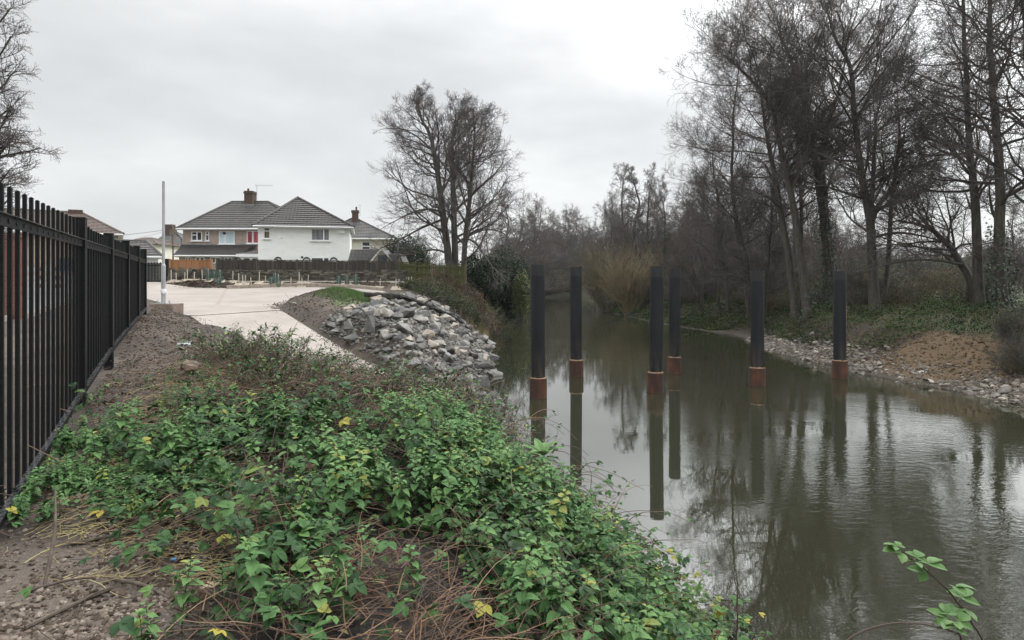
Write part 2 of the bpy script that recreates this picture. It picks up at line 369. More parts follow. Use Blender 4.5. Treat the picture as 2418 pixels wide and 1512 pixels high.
# ------------------------------------------------------------------ black railings
mblack,t,b=nt('black_paint'); f=noise(t,coords(t),40,4); t.links.new(ramp(t,f,[(.3,(.006,.0065,.007)),(.7,(.014,.014,.015))]),b.inputs['Base Color']); b.inputs['Roughness'].default_value=.5; b.inputs['Specular IOR Level'].default_value=.12
mwetp,t,b=nt('wet_black_paint'); f=noise(t,coords(t),35,4); t.links.new(ramp(t,f,[(.3,(.012,.012,.013)),(.7,(.035,.036,.038))]),b.inputs['Base Color']); t.links.new(ramp(t,f,[(.40,(.08,)*3),(.6,(.4,)*3)]),b.inputs['Roughness']); bump(t,b,f,.5,.004)
F0=np.array([-5.36,7.84]); U=np.array([-.444,.896]); VV=np.array([.896,.444])
fence=empty('metal_fence',(-5.36,7.84,2.0),0,'tall black metal railing fence with square bars along the muddy strip','fence')
def loc(o,root):      # keep the world position under an unrotated root
    o.location=(-root.location[0],-root.location[1],-root.location[2]); return o
def fz(tt):           # ground under the fence
    p=F0+U*tt; return hz(p[0],p[1])
posts=[-4.4,0,2.8,5.5,8.0,10.2]
ztop=[4.38,4.33,4.31,4.32,4.33,4.34]
for tt,zt in zip(posts,ztop):
    p=F0+U*tt; g=Geo(); obox(g,(p[0],p[1],fz(tt)-.3),U,.165,.13,zt-fz(tt)+.3)
    obox(g,(p[0],p[1],zt),U,.171,.136,.012)
    loc(g.build('post',mblack,fence),fence)
brz=IP([-4.4,-3.4,-2.9,0,2.8,5.5,8,10.2],[1.8,1.86,1.88,2.2,2.43,2.56,2.66,2.76])
for a_,b_ in zip(posts[:-1],posts[1:]):
    g=Geo(); pa=F0+U*(a_+.063)+VV*.036; pb=F0+U*(b_-.063)+VV*.036
    za=4.02-.012*a_; zb=4.02-.012*b_
    beam(g,(*pa,4.02),(*pb,4.02),.012,.085)
    beam(g,(*(pa+VV*.012),4.0655),(*(pb+VV*.012),4.0655),.045,.006,m=1)
    # dark diamond bosses where the bars pass
    n_=int((b_-a_)/.235)
    for q in range(1,n_+1):
        c_=F0+U*(a_+.235*q-.02)+VV*.0445; r_=.019
        if a_<3: 
            e=[np.array([*(c_+U*r_),4.02]),np.array([*c_,4.02+r_]),np.array([*(c_-U*r_),4.02]),np.array([*c_,4.02-r_])]
            off=np.array([*(VV*.004),0]); g.add(np.array(e+[x_+off for x_ in e]),np.array([[4,5,6,7],[0,1,5,4],[1,2,6,5],[2,3,7,6],[3,0,4,7]]),m=2)
    loc(g.build('rail',[mblack,mwetp,mblack],fence),fence)
    g=Geo(); qa=F0+U*(a_+.063)+VV*.046; qb=F0+U*(b_-.063)+VV*.046
    beam(g,(*qa,brz(a_)),(*qb,brz(b_)),.045,.05,m=0); beam(g,(*qa,brz(a_)+.0285),(*qb,brz(b_)+.0285),.05,.006,m=1)
    loc(g.build('rail',[mblack,mwetp],fence),fence)
    for q in range(1,n_+1):
        tt=a_+.235*q-.02
        if tt>b_-.1: continue
        p=F0+U*tt; g=Geo(); zb_=float(brz(tt))-.13; zt_=4.30-.06*np.clip(tt-.1,0,1)+.012*tt*(tt>0)*.5
        obox(g,(p[0],p[1],zb_),U,.038,.028,zt_-zb_)
        obox(g,(p[0],p[1],zt_),U,.022,.015,.006)
        loc(g.build('picket',mblack,fence),fence)
# small gate of the same bars beside the stone wall
gate=empty('metal_gate',(-24.0,42.4,3.1),0,'low black metal bar gate between the railings and the stone wall','gate')
gd=42.4
for xx,zz in ((330,616),(394,611)):
    p=P(xx,zz,gd); g=Geo(); box(g,p[0]-.11,p[0]+.11,gd-.1,gd+.1,2.7,p[2]); loc(g.build('post',mblack,gate),gate)
g=Geo(); xa=P(331,0,gd)[0]; xb=P(391,0,gd)[0]; nb_=17
for q in range(nb_):
    xx=xa+(xb-xa)*(q+.5)/nb_; box(g,xx-.036,xx+.036,gd-.02,gd+.02,3.12,4.58+.05*(q%2)-.02*abs(q-8)/8)
loc(g.build('bar_panel',mblack,gate),gate)
for zz in (3.32,4.38):
    g=Geo(); box(g,xa,xb,gd-.05,gd-.022,zz,zz+.06); loc(g.build('rail',mblack,gate),gate)
# ------------------------------------------------------------------ steel piles in the river
mpile,t,b=nt('pile_coating'); v=coords(t,(1,1,.25)); f=noise(t,v,3,6); f2=noise(t,coords(t,(6,6,.5)),3,5)
c=ramp(t,f,[(.3,(.006,.0065,.008)),(.7,(.014,.015,.018))]); c=mix(t,ramp(t,f2,[(.66,(0,)*3),(.74,(.35,)*3)]),c,(.03,.027,.02)); t.links.new(c,b.inputs['Base Color']); b.inputs['Specular IOR Level'].default_value=.25; b.inputs['Roughness'].default_value=.45; sz_=node(t,'ShaderNodeSeparateXYZ'); t.links.new(coords(t),sz_.inputs[0]); mz=node(t,'ShaderNodeMapRange')
for k_,v_ in ((1,.6),(2,1.5),(3,.75),(4,0.0)): mz.inputs[k_].default_value=v_
t.links.new(sz_.outputs[2],mz.inputs[0]); f3=noise(t,coords(t,(3,3,.7)),2.2,6); ms_=node(t,'ShaderNodeMath',operation='MULTIPLY'); t.links.new(mz.outputs[0],ms_.inputs[0]); t.links.new(ramp(t,f3,[(.42,(0,)*3),(.62,(1,)*3)]),ms_.inputs[1]); c=mix(t,ms_.outputs[0],c,(.055,.046,.032)); t.links.new(c,b.inputs['Base Color'])
bump(t,b,f2,.15,.01)
mband=simple('fresh_black_band',(.004,.004,.005),(.008,.008,.009),5,.55,0)
mrust,t,b=nt('rust'); f=noise(t,coords(t,(1,1,.45)),3.2,8,.65); f2=noise(t,coords(t),22,5)
c=ramp(t,f,[(.28,(.014,.007,.005)),(.5,(.042,.0155,.008)),(.68,(.092,.033,.013)),(.8,(.055,.022,.011))]); c=mix(t,.4,c,ramp(t,f2,[(.3,(.5,.5,.5)),(.65,(1.1,1.1,1.1))]),'MULTIPLY')
t.links.new(c,b.inputs['Base Color']); b.inputs['Roughness'].default_value=.85; bump(t,b,f2,.3,.01)
mgrout=simple('silt',(.17,.10,.055),(.32,.21,.13),14,.9)
PILES=[(1271,938,-.2,625,892,'black steel pile nearest the boulder bank, leftmost of the row'),
 (1361,888,-.15,631,850,'slim black pile alone between the leftmost pile and the close pair'),
 (1548,925,.35,629,879,'leaning black pile with rusty sleeve, front one of the close pair'),
 (1593,881,.0,635,843,'black pile close behind the leaning pile, rear one of the close pair'),
 (1788,910,.05,640,868,'black pile with brightest orange sleeve, alone between the close pair and stony bank'),
 (1983,893,.0,640,851,'scratched black pile beside the stony right bank, farthest right of the row')]
for i_,(px,py,ln,yt,yc,lab) in enumerate(PILES):
    d=HC/((py-655)*K); x0=(px-1209)*K*d; zt=HC-(yt-655)*K*d; zc=HC-(yc-655)*K*d
    r=empty('steel_pile',(x0,d,0),0.7*i_,lab,'steel pile','row of steel piles standing in the river')
    lean=(ln*.035,0); ca,sa=math.cos(-.7*i_),math.sin(-.7*i_); lean=(lean[0]*ca,lean[0]*sa)
    g=Geo(); R=.213
    lathe(g,[(R,-.6),(R,zt-.18),(R,zt),(R-.018,zt),(R-.018,zt-.7),(0,zt-.7)],k=40,lean=lean); g.build('tube',mpile,r,smooth=False)
    g=Geo(); k_=40; an=np.arange(k_)*2*np.pi/k_; low=zt-.30-.05*vn(an*3,an*0,i_)-.25*np.exp(-((an-(2.6-.7*i_)%6.28)/.25)**2)
    a_=np.stack([(R+.004)*np.cos(an),(R+.004)*np.sin(an)],-1); V=np.concatenate([np.c_[a_+low[:,None]*np.array(lean),low],np.c_[a_+zt*np.array(lean),np.full(k_,zt+.003)],np.c_[a_*.92+zt*np.array(lean),np.full(k_,zt+.003)]])
    j=np.arange(k_); jn=(j+1)%k_; g.add(V,np.stack([j,jn,jn+k_,j+k_],-1),np.stack([j+k_,jn+k_,jn+2*k_,j+2*k_],-1)); g.build('band',mband,r)
    g=Geo(); R2=.262; lathe(g,[(R2,-.6),(R2,zc-.012),(R2-.006,zc),(R2-.02,zc),(R2-.02,zc-.1)],k=40); g.build('sleeve',mrust,r)
    g=Geo(); an=np.arange(40)*2*np.pi/40; hh=zc+.012+.03*vn(an*4,an*0,20+i_); ri=R+.008
    V=np.concatenate([np.c_[np.cos(an)*(R2-.022),np.sin(an)*(R2-.022),np.full(40,zc-.01)],np.c_[np.cos(an)*ri+zc*lean[0],np.sin(an)*ri+zc*lean[1],hh]])
    j=np.arange(40); jn=(j+1)%40; g.add(V,np.stack([j,jn,jn+40,j+40],-1)); g.build('silt_ring',mgrout,r)
    g=Geo(); lathe(g,[(R+.001,zc+.62),(R+.0045,zc+.625),(R+.0045,zc+.64),(R+.001,zc+.645)],k=40,lean=lean); g.build('weld_seam',mpile,r)
    if i_==5:
        g=Geo(); zz=np.linspace(zc+.75,zc+2.0,14); a0=-.62-.7*0; aw=.10+.10*vn(zz*5,zz*0,9); A1=np.stack([(R+.004)*np.cos(a0-aw-(-.7*i_)*-1),(R+.004)*np.sin(a0-aw-.7*i_),zz],-1); A1[:,0]=(R+.004)*np.cos(a0-aw-.7*i_); A2=np.stack([(R+.004)*np.cos(a0+aw-.7*i_),(R+.004)*np.sin(a0+aw-.7*i_),zz],-1); j=np.arange(13); g.add(np.concatenate([A1,A2]),np.stack([j,j+14,j+15,j+1],-1)); g.build('scrape',mgrout,r)
# ------------------------------------------------------------------ lamp column without a lantern
pd=21.8; pb=P(386,717,pd); pz=pb[2]
col=empty('lamp_column',(pb[0],pd,pz),0,'slim bare galvanised steel column without a lamp standing on a concrete block','lamp column')
mgalv=simple('galvanised_steel',(.30,.31,.32),(.46,.47,.48),9,.45,.05,.005,(1,1,.2),metal=.35)
zt=P(0,428,pd)[2]-pz; zs=P(0,623,pd)[2]-pz
g=Geo(); lathe(g,[(.047,zs),(.044,zt),(0,zt+.01)],k=16); g.build('shaft',mgalv,col,smooth=False)
g=Geo(); lathe(g,[(.070,0),(.070,zs-.06),(.047,zs)],k=16); g.build('base_tube',mgalv,col)
g=Geo(); box(g,-.17,.17,-.17,.17,0.0,.02)
for a_ in (-.13,.13):
    for b_ in (-.13,.13): lathe(g,[(.018,.02),(.018,.12),(0,.12)],(a_,b_,0),6); lathe(g,[(.034,.021),(.034,.05),(0,.05)],(a_,b_,0),6)
g.build('base_plate',mgalv,col)
g=Geo(); lathe(g,[(.0,.36),(.095,.36),(.1,.43),(.085,.5),(.072,.51)],k=12); obox(g,(.085,-.04,.33),(1,.3),.12,.05,.07)
g.build('tape_wrap',simple('white_tape',(.6,.6,.6),(.8,.8,.8),9,.6),col)
bl=empty('concrete_block',(pb[0]+.12,pd+.05,pz-.62),0,'square concrete footing block under the bare steel column','concrete block')
g=Geo(); box(g,-.45,.36,-.36,.36,0,.617); g.build('block',simple('footing_concrete',(.14,.10,.08),(.24,.19,.155),4,.9),bl)

# ------------------------------------------------------------------ houses
def tilemat(name,c1,c2,moss=None,lo=.3,hi=.7):
    m,t,b=nt(name); v=coords(t); f=noise(t,v,1.1,7,.65); f2=noise(t,coords(t,(1,1,1)),6.5,4,.6)
    c=ramp(t,f,[(lo,c1),(hi,c2)]); c=mix(t,.55,c,ramp(t,f2,[(.3,(.45,.45,.45)),(.65,(1.25,1.25,1.25))]),'MULTIPLY')
    if moss: c=mix(t,ramp(t,f2,[(.55,(0,)*3),(.7,(.5,)*3)]),c,moss)
    t.links.new(c,b.inputs['Base Color']); b.inputs['Roughness'].default_value=.6
    wv=node(t,'ShaderNodeTexWave',wave_type='BANDS',bands_direction='X'); wv.inputs['Scale'].default_value=1.05; t.links.new(v,wv.inputs[0]); bump(t,b,wv.outputs['Fac'],.6,.03)
    return m
mt_dark=tilemat('dark_roof_tiles',(.026,.024,.022),(.050,.046,.042),(.07,.07,.05))
mt_brown=tilemat('brown_roof_tiles',(.025,.0215,.020),(.044,.037,.034))
mt_red=tilemat('reddish_roof_tiles',(.07,.047,.037),(.12,.083,.066))
mt_grey=tilemat('grey_roof_tiles',(.040,.038,.036),(.075,.071,.067),(.09,.09,.07))
mwhite=simple('white_render',(.76,.76,.75),(.85,.85,.84),1.3,.8,.25,.03,(1,1,2.2),lo=.25,hi=.6)
mbeige=simple('pebbledash',(.30,.245,.205),(.40,.335,.285),2.2,.95,.5,.02)
mcream=simple('cream_render',(.62,.59,.50),(.74,.71,.62),1.2,.85,.1)
mgrey=simple('grey_render',(.17,.155,.12),(.30,.275,.22),1.3,.9,.2)
mupvc=simple('white_plastic',(.74,.75,.75),(.82,.82,.82),3,.4,0)
mbrickc=simple('chimney_brick',(.045,.03,.024),(.10,.058,.042),7,.9,.5,.02)
mlead=simple('lead_flashing',(.12,.115,.12),(.22,.215,.22),6,.6,.1)
def glass(name,c1,c2,sc_=1.2,rough=.08,stretch=(1,1,1)):
    m,t,b=nt(name); f=noise(t,coords(t,stretch),sc_,3); t.links.new(ramp(t,f,[(.4,c1),(.6,c2)]),b.inputs['Base Color']); b.inputs['Roughness'].default_value=rough; return m
gdark=glass('dark_glass',(.012,.015,.018),(.06,.065,.07)); gblue=glass('pale_blind',(.42,.55,.60),(.50,.62,.66),.8,.2)
gred=glass('red_curtain',(.16,.012,.022),(.42,.07,.09),9,.25,(1,.1,.02)); gcurt=glass('net_curtain',(.03,.035,.04),(.20,.21,.23),5,.15,(1,.1,.05)); gamb=glass('amber_blind',(.03,.03,.02),(.17,.14,.06),2,.15)
def roofface(g,eL,eR,tR,tL,n,lift=.055,m=0):
    eL,eR,tR,tL=[np.array(q,float) for q in (eL,eR,tR,tL)]
    nr=np.cross(eR-eL,(tL+tR)/2-(eL+eR)/2); nr/=np.linalg.norm(nr)
    if nr[2]<0: nr=-nr
    for i in range(n):
        a,b_=i/n,(i+1)/n
        l0=eL+(tL-eL)*a+nr*lift; r0=eR+(tR-eR)*a+nr*lift; l1=eL+(tL-eL)*b_+nr*.008; r1=eR+(tR-eR)*b_+nr*.008
        lb=eL+(tL-eL)*a; rb=eR+(tR-eR)*a
        g.add([l0,r0,r1,l1,lb,rb],np.array([[0,1,2,3],[4,5,1,0]]),m=m)
def ridgecap(g,a,b,r=.10,m=0):
    a=np.array(a,float)+[0,0,.03]; b=np.array(b,float)+[0,0,.03]
    L=np.linalg.norm(b-a); n=max(2,int(L/.45)); 
    for i in range(n):
        p=a+(b-a)*i/n; q=a+(b-a)*(i+.97)/n; tubes(g,np.stack([p,q]),np.array([r*1.08,r]),7,m=m)
def hiproof(parent,name,x0,x1,y0,y1,ze,zr,rx0,rx1,mat,n,ry=None,gutter=True,ry1=None):
    ym=(y0+y1)/2 if ry is None else ry; ry1=ym if ry1 is None else ry1
    A_,B_,C_,D_=(x0,y0,ze),(x1,y0,ze),(x1,y1,ze),(x0,y1,ze); r0=(rx0,ym,zr); r1=(rx1,ry1,zr)
    g=Geo(); roofface(g,A_,B_,r1,r0,n); roofface(g,C_,D_,r0,r1,n); roofface(g,D_,A_,r0,r0,n); roofface(g,B_,C_,r1,r1,n)
    for a_,b_ in ((A_,r0),(B_,r1),(C_,r1),(D_,r0)): ridgecap(g,a_,b_)
    if np.hypot(rx1-rx0,ry1-ym)>.2: ridgecap(g,r0,r1)
    g.add([(x0,y0,ze-.02),(x1,y0,ze-.02),(x1,y1,ze-.02),(x0,y1,ze-.02)],np.array([[3,2,1,0]]),m=1)
    o=g.build(name,[mat,mupvc],parent); return loc(o,parent)
def gutter(parent,x0,x1,y,z):
    g=Geo(); box(g,x0,x1,y+.02,y+.05,z-.16,z-.02); tubes(g,np.array([[x0,y-.04,z-.05],[(x0+x1)/2,y-.04,z-.05],[x1,y-.04,z-.05]]),np.full(3,.055),8)
    return loc(g.build('gutter',mupvc,parent),parent)
def window(parent,d,x0,y0,x1,y1,splits=(),bars=(),pane=gdark,sill=True,fw=.075,panes=None):
    a=P(x0,y1,d); b_=P(x1,y0,d); xa,za,xb,zb=a[0],a[2],b_[0],b_[2]; yf=d-.05; g=Geo()
    box(g,xa,xb,yf,d-.003,za,za+fw); box(g,xa,xb,yf,d-.003,zb-fw,zb)
    xs=[xa]+[xa+(xb-xa)*s_ for s_ in splits]+[xb]
    box(g,xa,xa+fw,yf,d-.003,za+fw,zb-fw); box(g,xb-fw,xb,yf,d-.003,za+fw,zb-fw)
    for s_ in xs[1:-1]: box(g,s_-fw*.75,s_+fw*.75,yf+.002,d-.003,za+fw,zb-fw)
    for (i_,f_) in bars:
        zz=za+(zb-za)*f_; l=xs[i_]+(fw if i_==0 else fw*.75); r=xs[i_+1]-(fw if i_+2==len(xs) else fw*.75); box(g,l,r,yf+.004,d-.003,zz-fw*.6,zz+fw*.6)
    wdw=loc(g.build('window',mupvc,parent),parent)
    for i_ in range(len(xs)-1):
        g=Geo(); l=xs[i_]+(fw if i_==0 else fw*.75); r=xs[i_+1]-(fw if i_+2==len(xs) else fw*.75)
        box(g,l-.01,r+.01,d-.022,d-.004,za+fw-.01,zb-fw+.01); g.build('pane',(panes[i_] if panes else pane),wdw)
    if sill:
        g=Geo(); box(g,xa-.1,xb+.1,d-.14,d-.002,za-.075,za-.004); g.build('sill',mupvc,wdw)
    return wdw
def chimney(parent,cx,cy,w_,dp,z0,z1,pots=1,roof=None):
    g=Geo(); box(g,cx-w_/2,cx+w_/2,cy-dp/2,cy+dp/2,z0,z1-.28); box(g,cx-w_/2-.06,cx+w_/2+.06,cy-dp/2-.06,cy+dp/2+.06,z1-.28,z1-.12); box(g,cx-w_/2,cx+w_/2,cy-dp/2,cy+dp/2,z1-.12,z1)
    ch=g.build('chimney',mbrickc,roof if roof else parent)
    if not roof: loc(ch,parent)
    # a sub-part at most: pots share the chimney's mesh when it already sits on a roof
    return ch
# beige semi-detached half
hb=empty('house',(-27,60,3.3),0,'beige pebbledash house with dark tiled lean-to behind the orange panel fence','house')
d=60.; xl,xr=P(432,0,d)[0],-20.6; ze=P(0,540,d)[2]; zr=P(0,477,64)[2]
g=Geo(); box(g,xl,xr,d,d+8,2.5,ze-.02); loc(g.build('wall',mbeige,hb),hb)
rf=hiproof(hb,'roof',xl-.4,xr+1.6,d-.45,d+8.4,ze,zr,P(548,0,64)[0],P(634,0,64)[0],mt_dark,14)
def onroof(g,name,mat): return g.build(name,mat,rf)
cx=P(592,0,64)[0]; g=Geo(); box(g,cx-.42,cx+.42,63.4,64.4,zr-.6,zr+.8); box(g,cx-.48,cx+.48,63.34,64.46,zr+.8,zr+.95); box(g,cx-.43,cx+.43,63.4,64.4,zr+.95,zr+1.06); lathe(g,[(.11,zr+1.06),(.1,zr+1.35),(0,zr+1.35)],(cx-.2,63.9,0),10); box(g,cx-.6,cx+.55,63.2,63.4,zr-.62,zr-.30,m=1)
g.build('chimney',[mbrickc,mlead],rf)
g=Geo(); ax=cx+.62; tubes(g,np.array([[ax,64,zr+.2],[ax,64,zr+1.0],[ax,64,zr+1.75]]),np.full(3,.03),5); tubes(g,np.array([[ax-.25,64,zr+1.7],[ax+.5,64,zr+1.68],[ax+1.7,63.8,zr+1.66]]),np.full(3,.022),5)
for q in range(9): xx=ax-.1+q*.2; tubes(g,np.array([[xx,63.9,zr+1.5],[xx,63.9,zr+1.68],[xx,63.9,zr+1.85]]),np.full(3,.010),4)
mal=simple('aluminium',(.4,.4,.4),(.5,.5,.5),5,.4,0,metal=.6); g.build('aerial',mal,rf)
gutter(hb,xl-.4,xr-.2,d-.47,ze)
g=Geo(); tubes(g,np.array([[xl-.45,d-.4,ze-.1],[xl-.42,d-.25,ze-.5],[xl-.12,d-.1,ze-.95],[xl-.1,d-.08,ze-2],[xl-.1,d-.08,4.6]]),np.full(5,.05),8); loc(g.build('downpipe',simple('grey_plastic',(.09,.09,.09),(.13,.13,.13),4,.5,0),hb),hb)
window(hb,d,452.5,546.8,477.5,568.7,(.52,),((0,.62),),panes=[gdark,gdark]); window(hb,d,485.7,546.8,494.2,568.7,(),((0,.66),),fw=.07)
window(hb,d,517.4,546,554.4,576,(.4,),(),gblue); window(hb,d,583.2,545.4,619,575,(.40,),(),gred)
dl=56.4; zb=P(0,602,dl)[2]; zt=P(0,579,d)[2]; xa=P(412,0,dl)[0]; xb=P(566,0,dl)[0]
lt=empty('house',(0,0,0)); bpy.data.objects.remove(lt)
g=Geo(); roofface(g,(xa,dl,zb),(xb,dl,zb),(xb,d-.01,zt),(P(433,0,d)[0]-.1,d-.01,zt),11); ridgecap(g,(xa,dl,zb),(P(433,0,d)[0]-.1,d-.01,zt),.08); box(g,P(433,0,d)[0],xb,d-.08,d-.005,zt,zt+.12,m=1)
box(g,xa+.1,xb,dl+.15,dl+.19,zb-.2,zb-.02,m=2)
loc(g.build('lean_to_roof',[mt_brown,mlead,mupvc],hb),hb)
g=Geo(); box(g,xa+.25,xb,dl+.3,d-.006,2.5,zb-.02); loc(g.build('lean_to_wall',simple('grey_pebbledash',(.27,.25,.23),(.36,.34,.31),2,.9),hb),hb)
gutter(hb,xa,xb,dl-.02,zb-.02)
for x0,x1 in ((438,451),(462,483),(497,522),(530,548)): window(hb,dl+.3,x0,607.5,x1,622,(.5,),(),gdark,False)
xc=P(617,0,dl)[0]; mcons,t,b=nt('wet_felt'); f=noise(t,coords(t,(1,.2,.2)),2.5,4); t.links.new(ramp(t,f,[(.4,(.035,.034,.033)),(.7,(.09,.088,.085))]),b.inputs['Base Color']); b.inputs['Roughness'].default_value=.3
g=Geo(); zz0=P(0,600,dl-.5)[2]; g.add([(xb-.05,dl-.5,zz0),(xc,dl-.5,zz0),(xc,d-.02,zt-.15),(xb+1.3,d-.02,zt-.15),(xb-.05,dl-.5,zz0-.08),(xc,dl-.5,zz0-.08)],np.array([[0,1,2,3],[4,5,1,0]])); box(g,xb-.1,xc+1.5,dl-.56,dl-.5,zz0-.26,zz0+.02,m=1)
loc(g.build('porch_roof',[mcons,mupvc],hb),hb)
g=Geo(); box(g,xb+.02,xc+1.5,dl-.4,dl-.2,2.5,zz0-.28); loc(g.build('porch_wall',mwhite,hb),hb)
for x0,x1 in ((574,592),(594,612),(615,633)): window(hb,dl-.4,x0,608,x1,625,(),(),gdark,False)
g=Geo(); q=P(527,551,d); lathe(g,[(0,-.1),(.12,-.1),(.12,.1),(0,.1)],(q[0]+.15,d-.1,q[2]),12); loc(g.build('vent_cowl',mpile,hb),hb)
# white extension house
hw=empty('house',(-18,55,3.3),math.radians(13),'white rendered house with brown hipped roof behind the dark board fence','house')
d=55.; xl,xr=P(616,0,d)[0],P(822.5,0,d)[0]; ze=P(0,535,d)[2]; ax_=P(728,0,59)[0]; zr=P(0,468,59)[2]
g=Geo(); box(g,xl,xr,d,d+8,2.5,ze-.02); loc(g.build('wall',mwhite,hw),hw)
g=Geo(); A_=(xl-.35,d-.45,ze); B_=(xr+.35,d-.45,ze); r0=(ax_,59,zr); r1=(ax_,d+8.4,zr); D_=(xl-.35,d+8.4,ze); C_=(xr+.35,d+8.4,ze)
roofface(g,A_,B_,r0,r0,14,.06); roofface(g,D_,A_,r0,r1,14); roofface(g,B_,C_,r1,r0,14)
for a_,b_ in ((A_,r0),(B_,r0),(r0,r1)): ridgecap(g,a_,b_,.11)
g.add([A_,B_,C_,D_],np.array([[3,2,1,0]]),m=1)
rw=loc(g.build('roof',[mt_brown,mupvc],hw),hw)
gutter(hw,xl-.35,xr+.35,d-.47,ze)
g=Geo(); box(g,xr+.31,xr+.34,d-.4,d+8,ze-.17,ze-.025); loc(g.build('fascia',mupvc,hw),hw)
window(hw,d,628.3,538.5,643,564.8,(),((0,.68),),gamb); window(hw,d,733.9,539.5,776.2,568,(.68,),(),gcurt); window(hw,d,733.5,607.5,775.5,630,(.68,),(),gdark,False)
for px,py,rr in ((713.7,607.4,.10),(668,563,.03)):
    q=P(px,py,d); g=Geo(); v_=np.arange(14)*2*np.pi/14; g.add(np.concatenate([np.c_[q[0]+rr*np.cos(v_),np.full(14,d-.03),q[2]+rr*np.sin(v_)],np.c_[q[0]+rr*np.cos(v_),np.full(14,d-.002),q[2]+rr*np.sin(v_)]]),np.array([list(range(14))]),np.stack([np.arange(14),(np.arange(14)+1)%14,(np.arange(14)+1)%14+14,np.arange(14)+14],-1)); loc(g.build('vent',mpile,hw),hw)
for px in (724,785.5,561,660):
    dd=d if px>640 else dl-.4
    q=P(px,613,dd); par=hw if px>640 else hb; g=Geo(); v_=np.linspace(0,np.pi,9); rr=.33
    ring=np.concatenate([np.c_[q[0]+rr*np.cos(v_),np.full(9,dd-.06),q[2]-.1+rr*np.sin(v_)],np.c_[q[0]+.75*rr*np.cos(v_),np.full(9,dd-.06),q[2]-.1+.65*rr*np.sin(v_)]])
    rb=ring.copy(); rb[:,1]=dd-.004; i=np.arange(8); g.add(np.concatenate([ring,rb]),np.stack([i,i+1,i+10,i+9],-1),np.stack([i,i+18,i+19,i+1],-1)); loc(g.build('wall_light',mpile,par),par)
g=Geo(); q=P(805,540,d); box(g,q[0]-.25,q[0]+.2,d-.25,d-.01,q[2]-.35,q[2]+.05); loc(g.build('alarm_box',mupvc,hw),hw)
# cream house to the right
hc=empty('house',(-17.5,72,3.3),math.radians(10.5),'cream house with pyramid roof and one chimney, behind the two small sheds','house')
d=72.; xr=P(928,0,d)[0]; xl=xr-8.6; ze=P(0,563,d)[2]; zr=P(0,517,76)[2]; ax_=P(853,0,76)[0]
g=Geo(); box(g,xl,xr,d,d+8,2.5,ze-.02); loc(g.build('wall',mcream,hc),hc)
rc=hiproof(hc,'roof',xl-.4,xr+.4,d-.4,d+8.4,ze,zr,ax_-.4,ax_+.2,mt_grey,13); gutter(hc,xl-.4,xr+.4,d-.42,ze)
cx=P(852,0,75.5)[0]; g=Geo(); box(g,cx-.36,cx+.36,75.2,76,zr-.5,zr+.65); box(g,cx-.44,cx+.44,75.12,76.08,zr+.65,zr+.95); lathe(g,[(.12,zr+.95),(.1,zr+1.4),(0,zr+1.4)],(cx+.12,75.6,0),9); g.build('chimney',mbrickc,rc)
g=Geo(); tubes(g,np.array([[cx+.55,75.6,zr+.3],[cx+.55,75.6,zr+1],[cx+.55,75.6,zr+1.7]]),np.full(3,.025),5); tubes(g,np.array([[cx+.3,75.6,zr+1.6],[cx+.55,75.6,zr+1.6],[cx+.8,75.6,zr+1.6]]),np.full(3,.02),5); g.build('aerial',mal,rc)
window(hc,d,854,570,874,600,(),((0,.62),),gdark,True,.09)
# sheds
def shed(d,x0,x1,xg,yr_,ye,yg,mat,wallm,label,dep=3.2):
    r=empty('shed',(P((x0+x1)/2,0,d)[0],d,3.3),0,label,'shed','sheds behind the dark board fence')
    xa=P(x0,0,d)[0]; xb=P(x1,0,d)[0]; xg0=P(xg,0,d)[0]; ze=P(0,ye,d)[2]; zr=P(0,yr_,d)[2]
    g=Geo(); gw=(xb-xg0)/2; xm=xb-gw
    box(g,xa+.1,xb-.1,d+.1,d+2*gw,2.5,ze-.02); g.build('wall',wallm,r).location=-r.location
    # gable end facing the viewer on the right, roof running off to the left
    g=Geo(); g.add([(xg0+.1,d,ze-.02),(xb-.1,d,ze-.02),(xm,d,zr-.1),(xg0+.1,d+.095,ze-.02),(xb-.1,d+.095,ze-.02),(xm,d+.095,zr-.1)],np.array([[0,1,2],[3,5,4]]),np.array([[0,2,5,3],[1,4,5,2]])); box(g,xg0+.1,xb-.1,d,d+.095,2.5,ze-.025); g.build('gable',wallm,r).location=-r.location
    g=Geo(); roofface(g,(xa,d-.1,ze),(xg0,d-.1,ze),(xm,d-.12,zr),(xa,d+gw,zr+.0),9,.05); roofface(g,(xm,d-.12,zr),(xb+.1,d-.12,ze-.12),(xb+.1,d+3,ze-.12),(xm,d+3,zr),1,.03)
    g.build('roof',mat,r).location=-r.location
    return r
s1=shed(50.,822,926,873,587.5,619,613,mt_grey,mgrey,'larger shed with blank grey gable and tiled roof, against the white house')
g=Geo(); q=P(903,610,50); box(g,q[0]-.35,q[0]+.35,49.94,49.995,q[2]-.5,q[2]+.25); o=g.build('window',gdark,s1); o.location=-s1.location
shed(50.8,915,950,935,599,620,615,mt_grey,mgrey,'smaller tiled shed half hidden behind the grey gable, nearest the big tree')
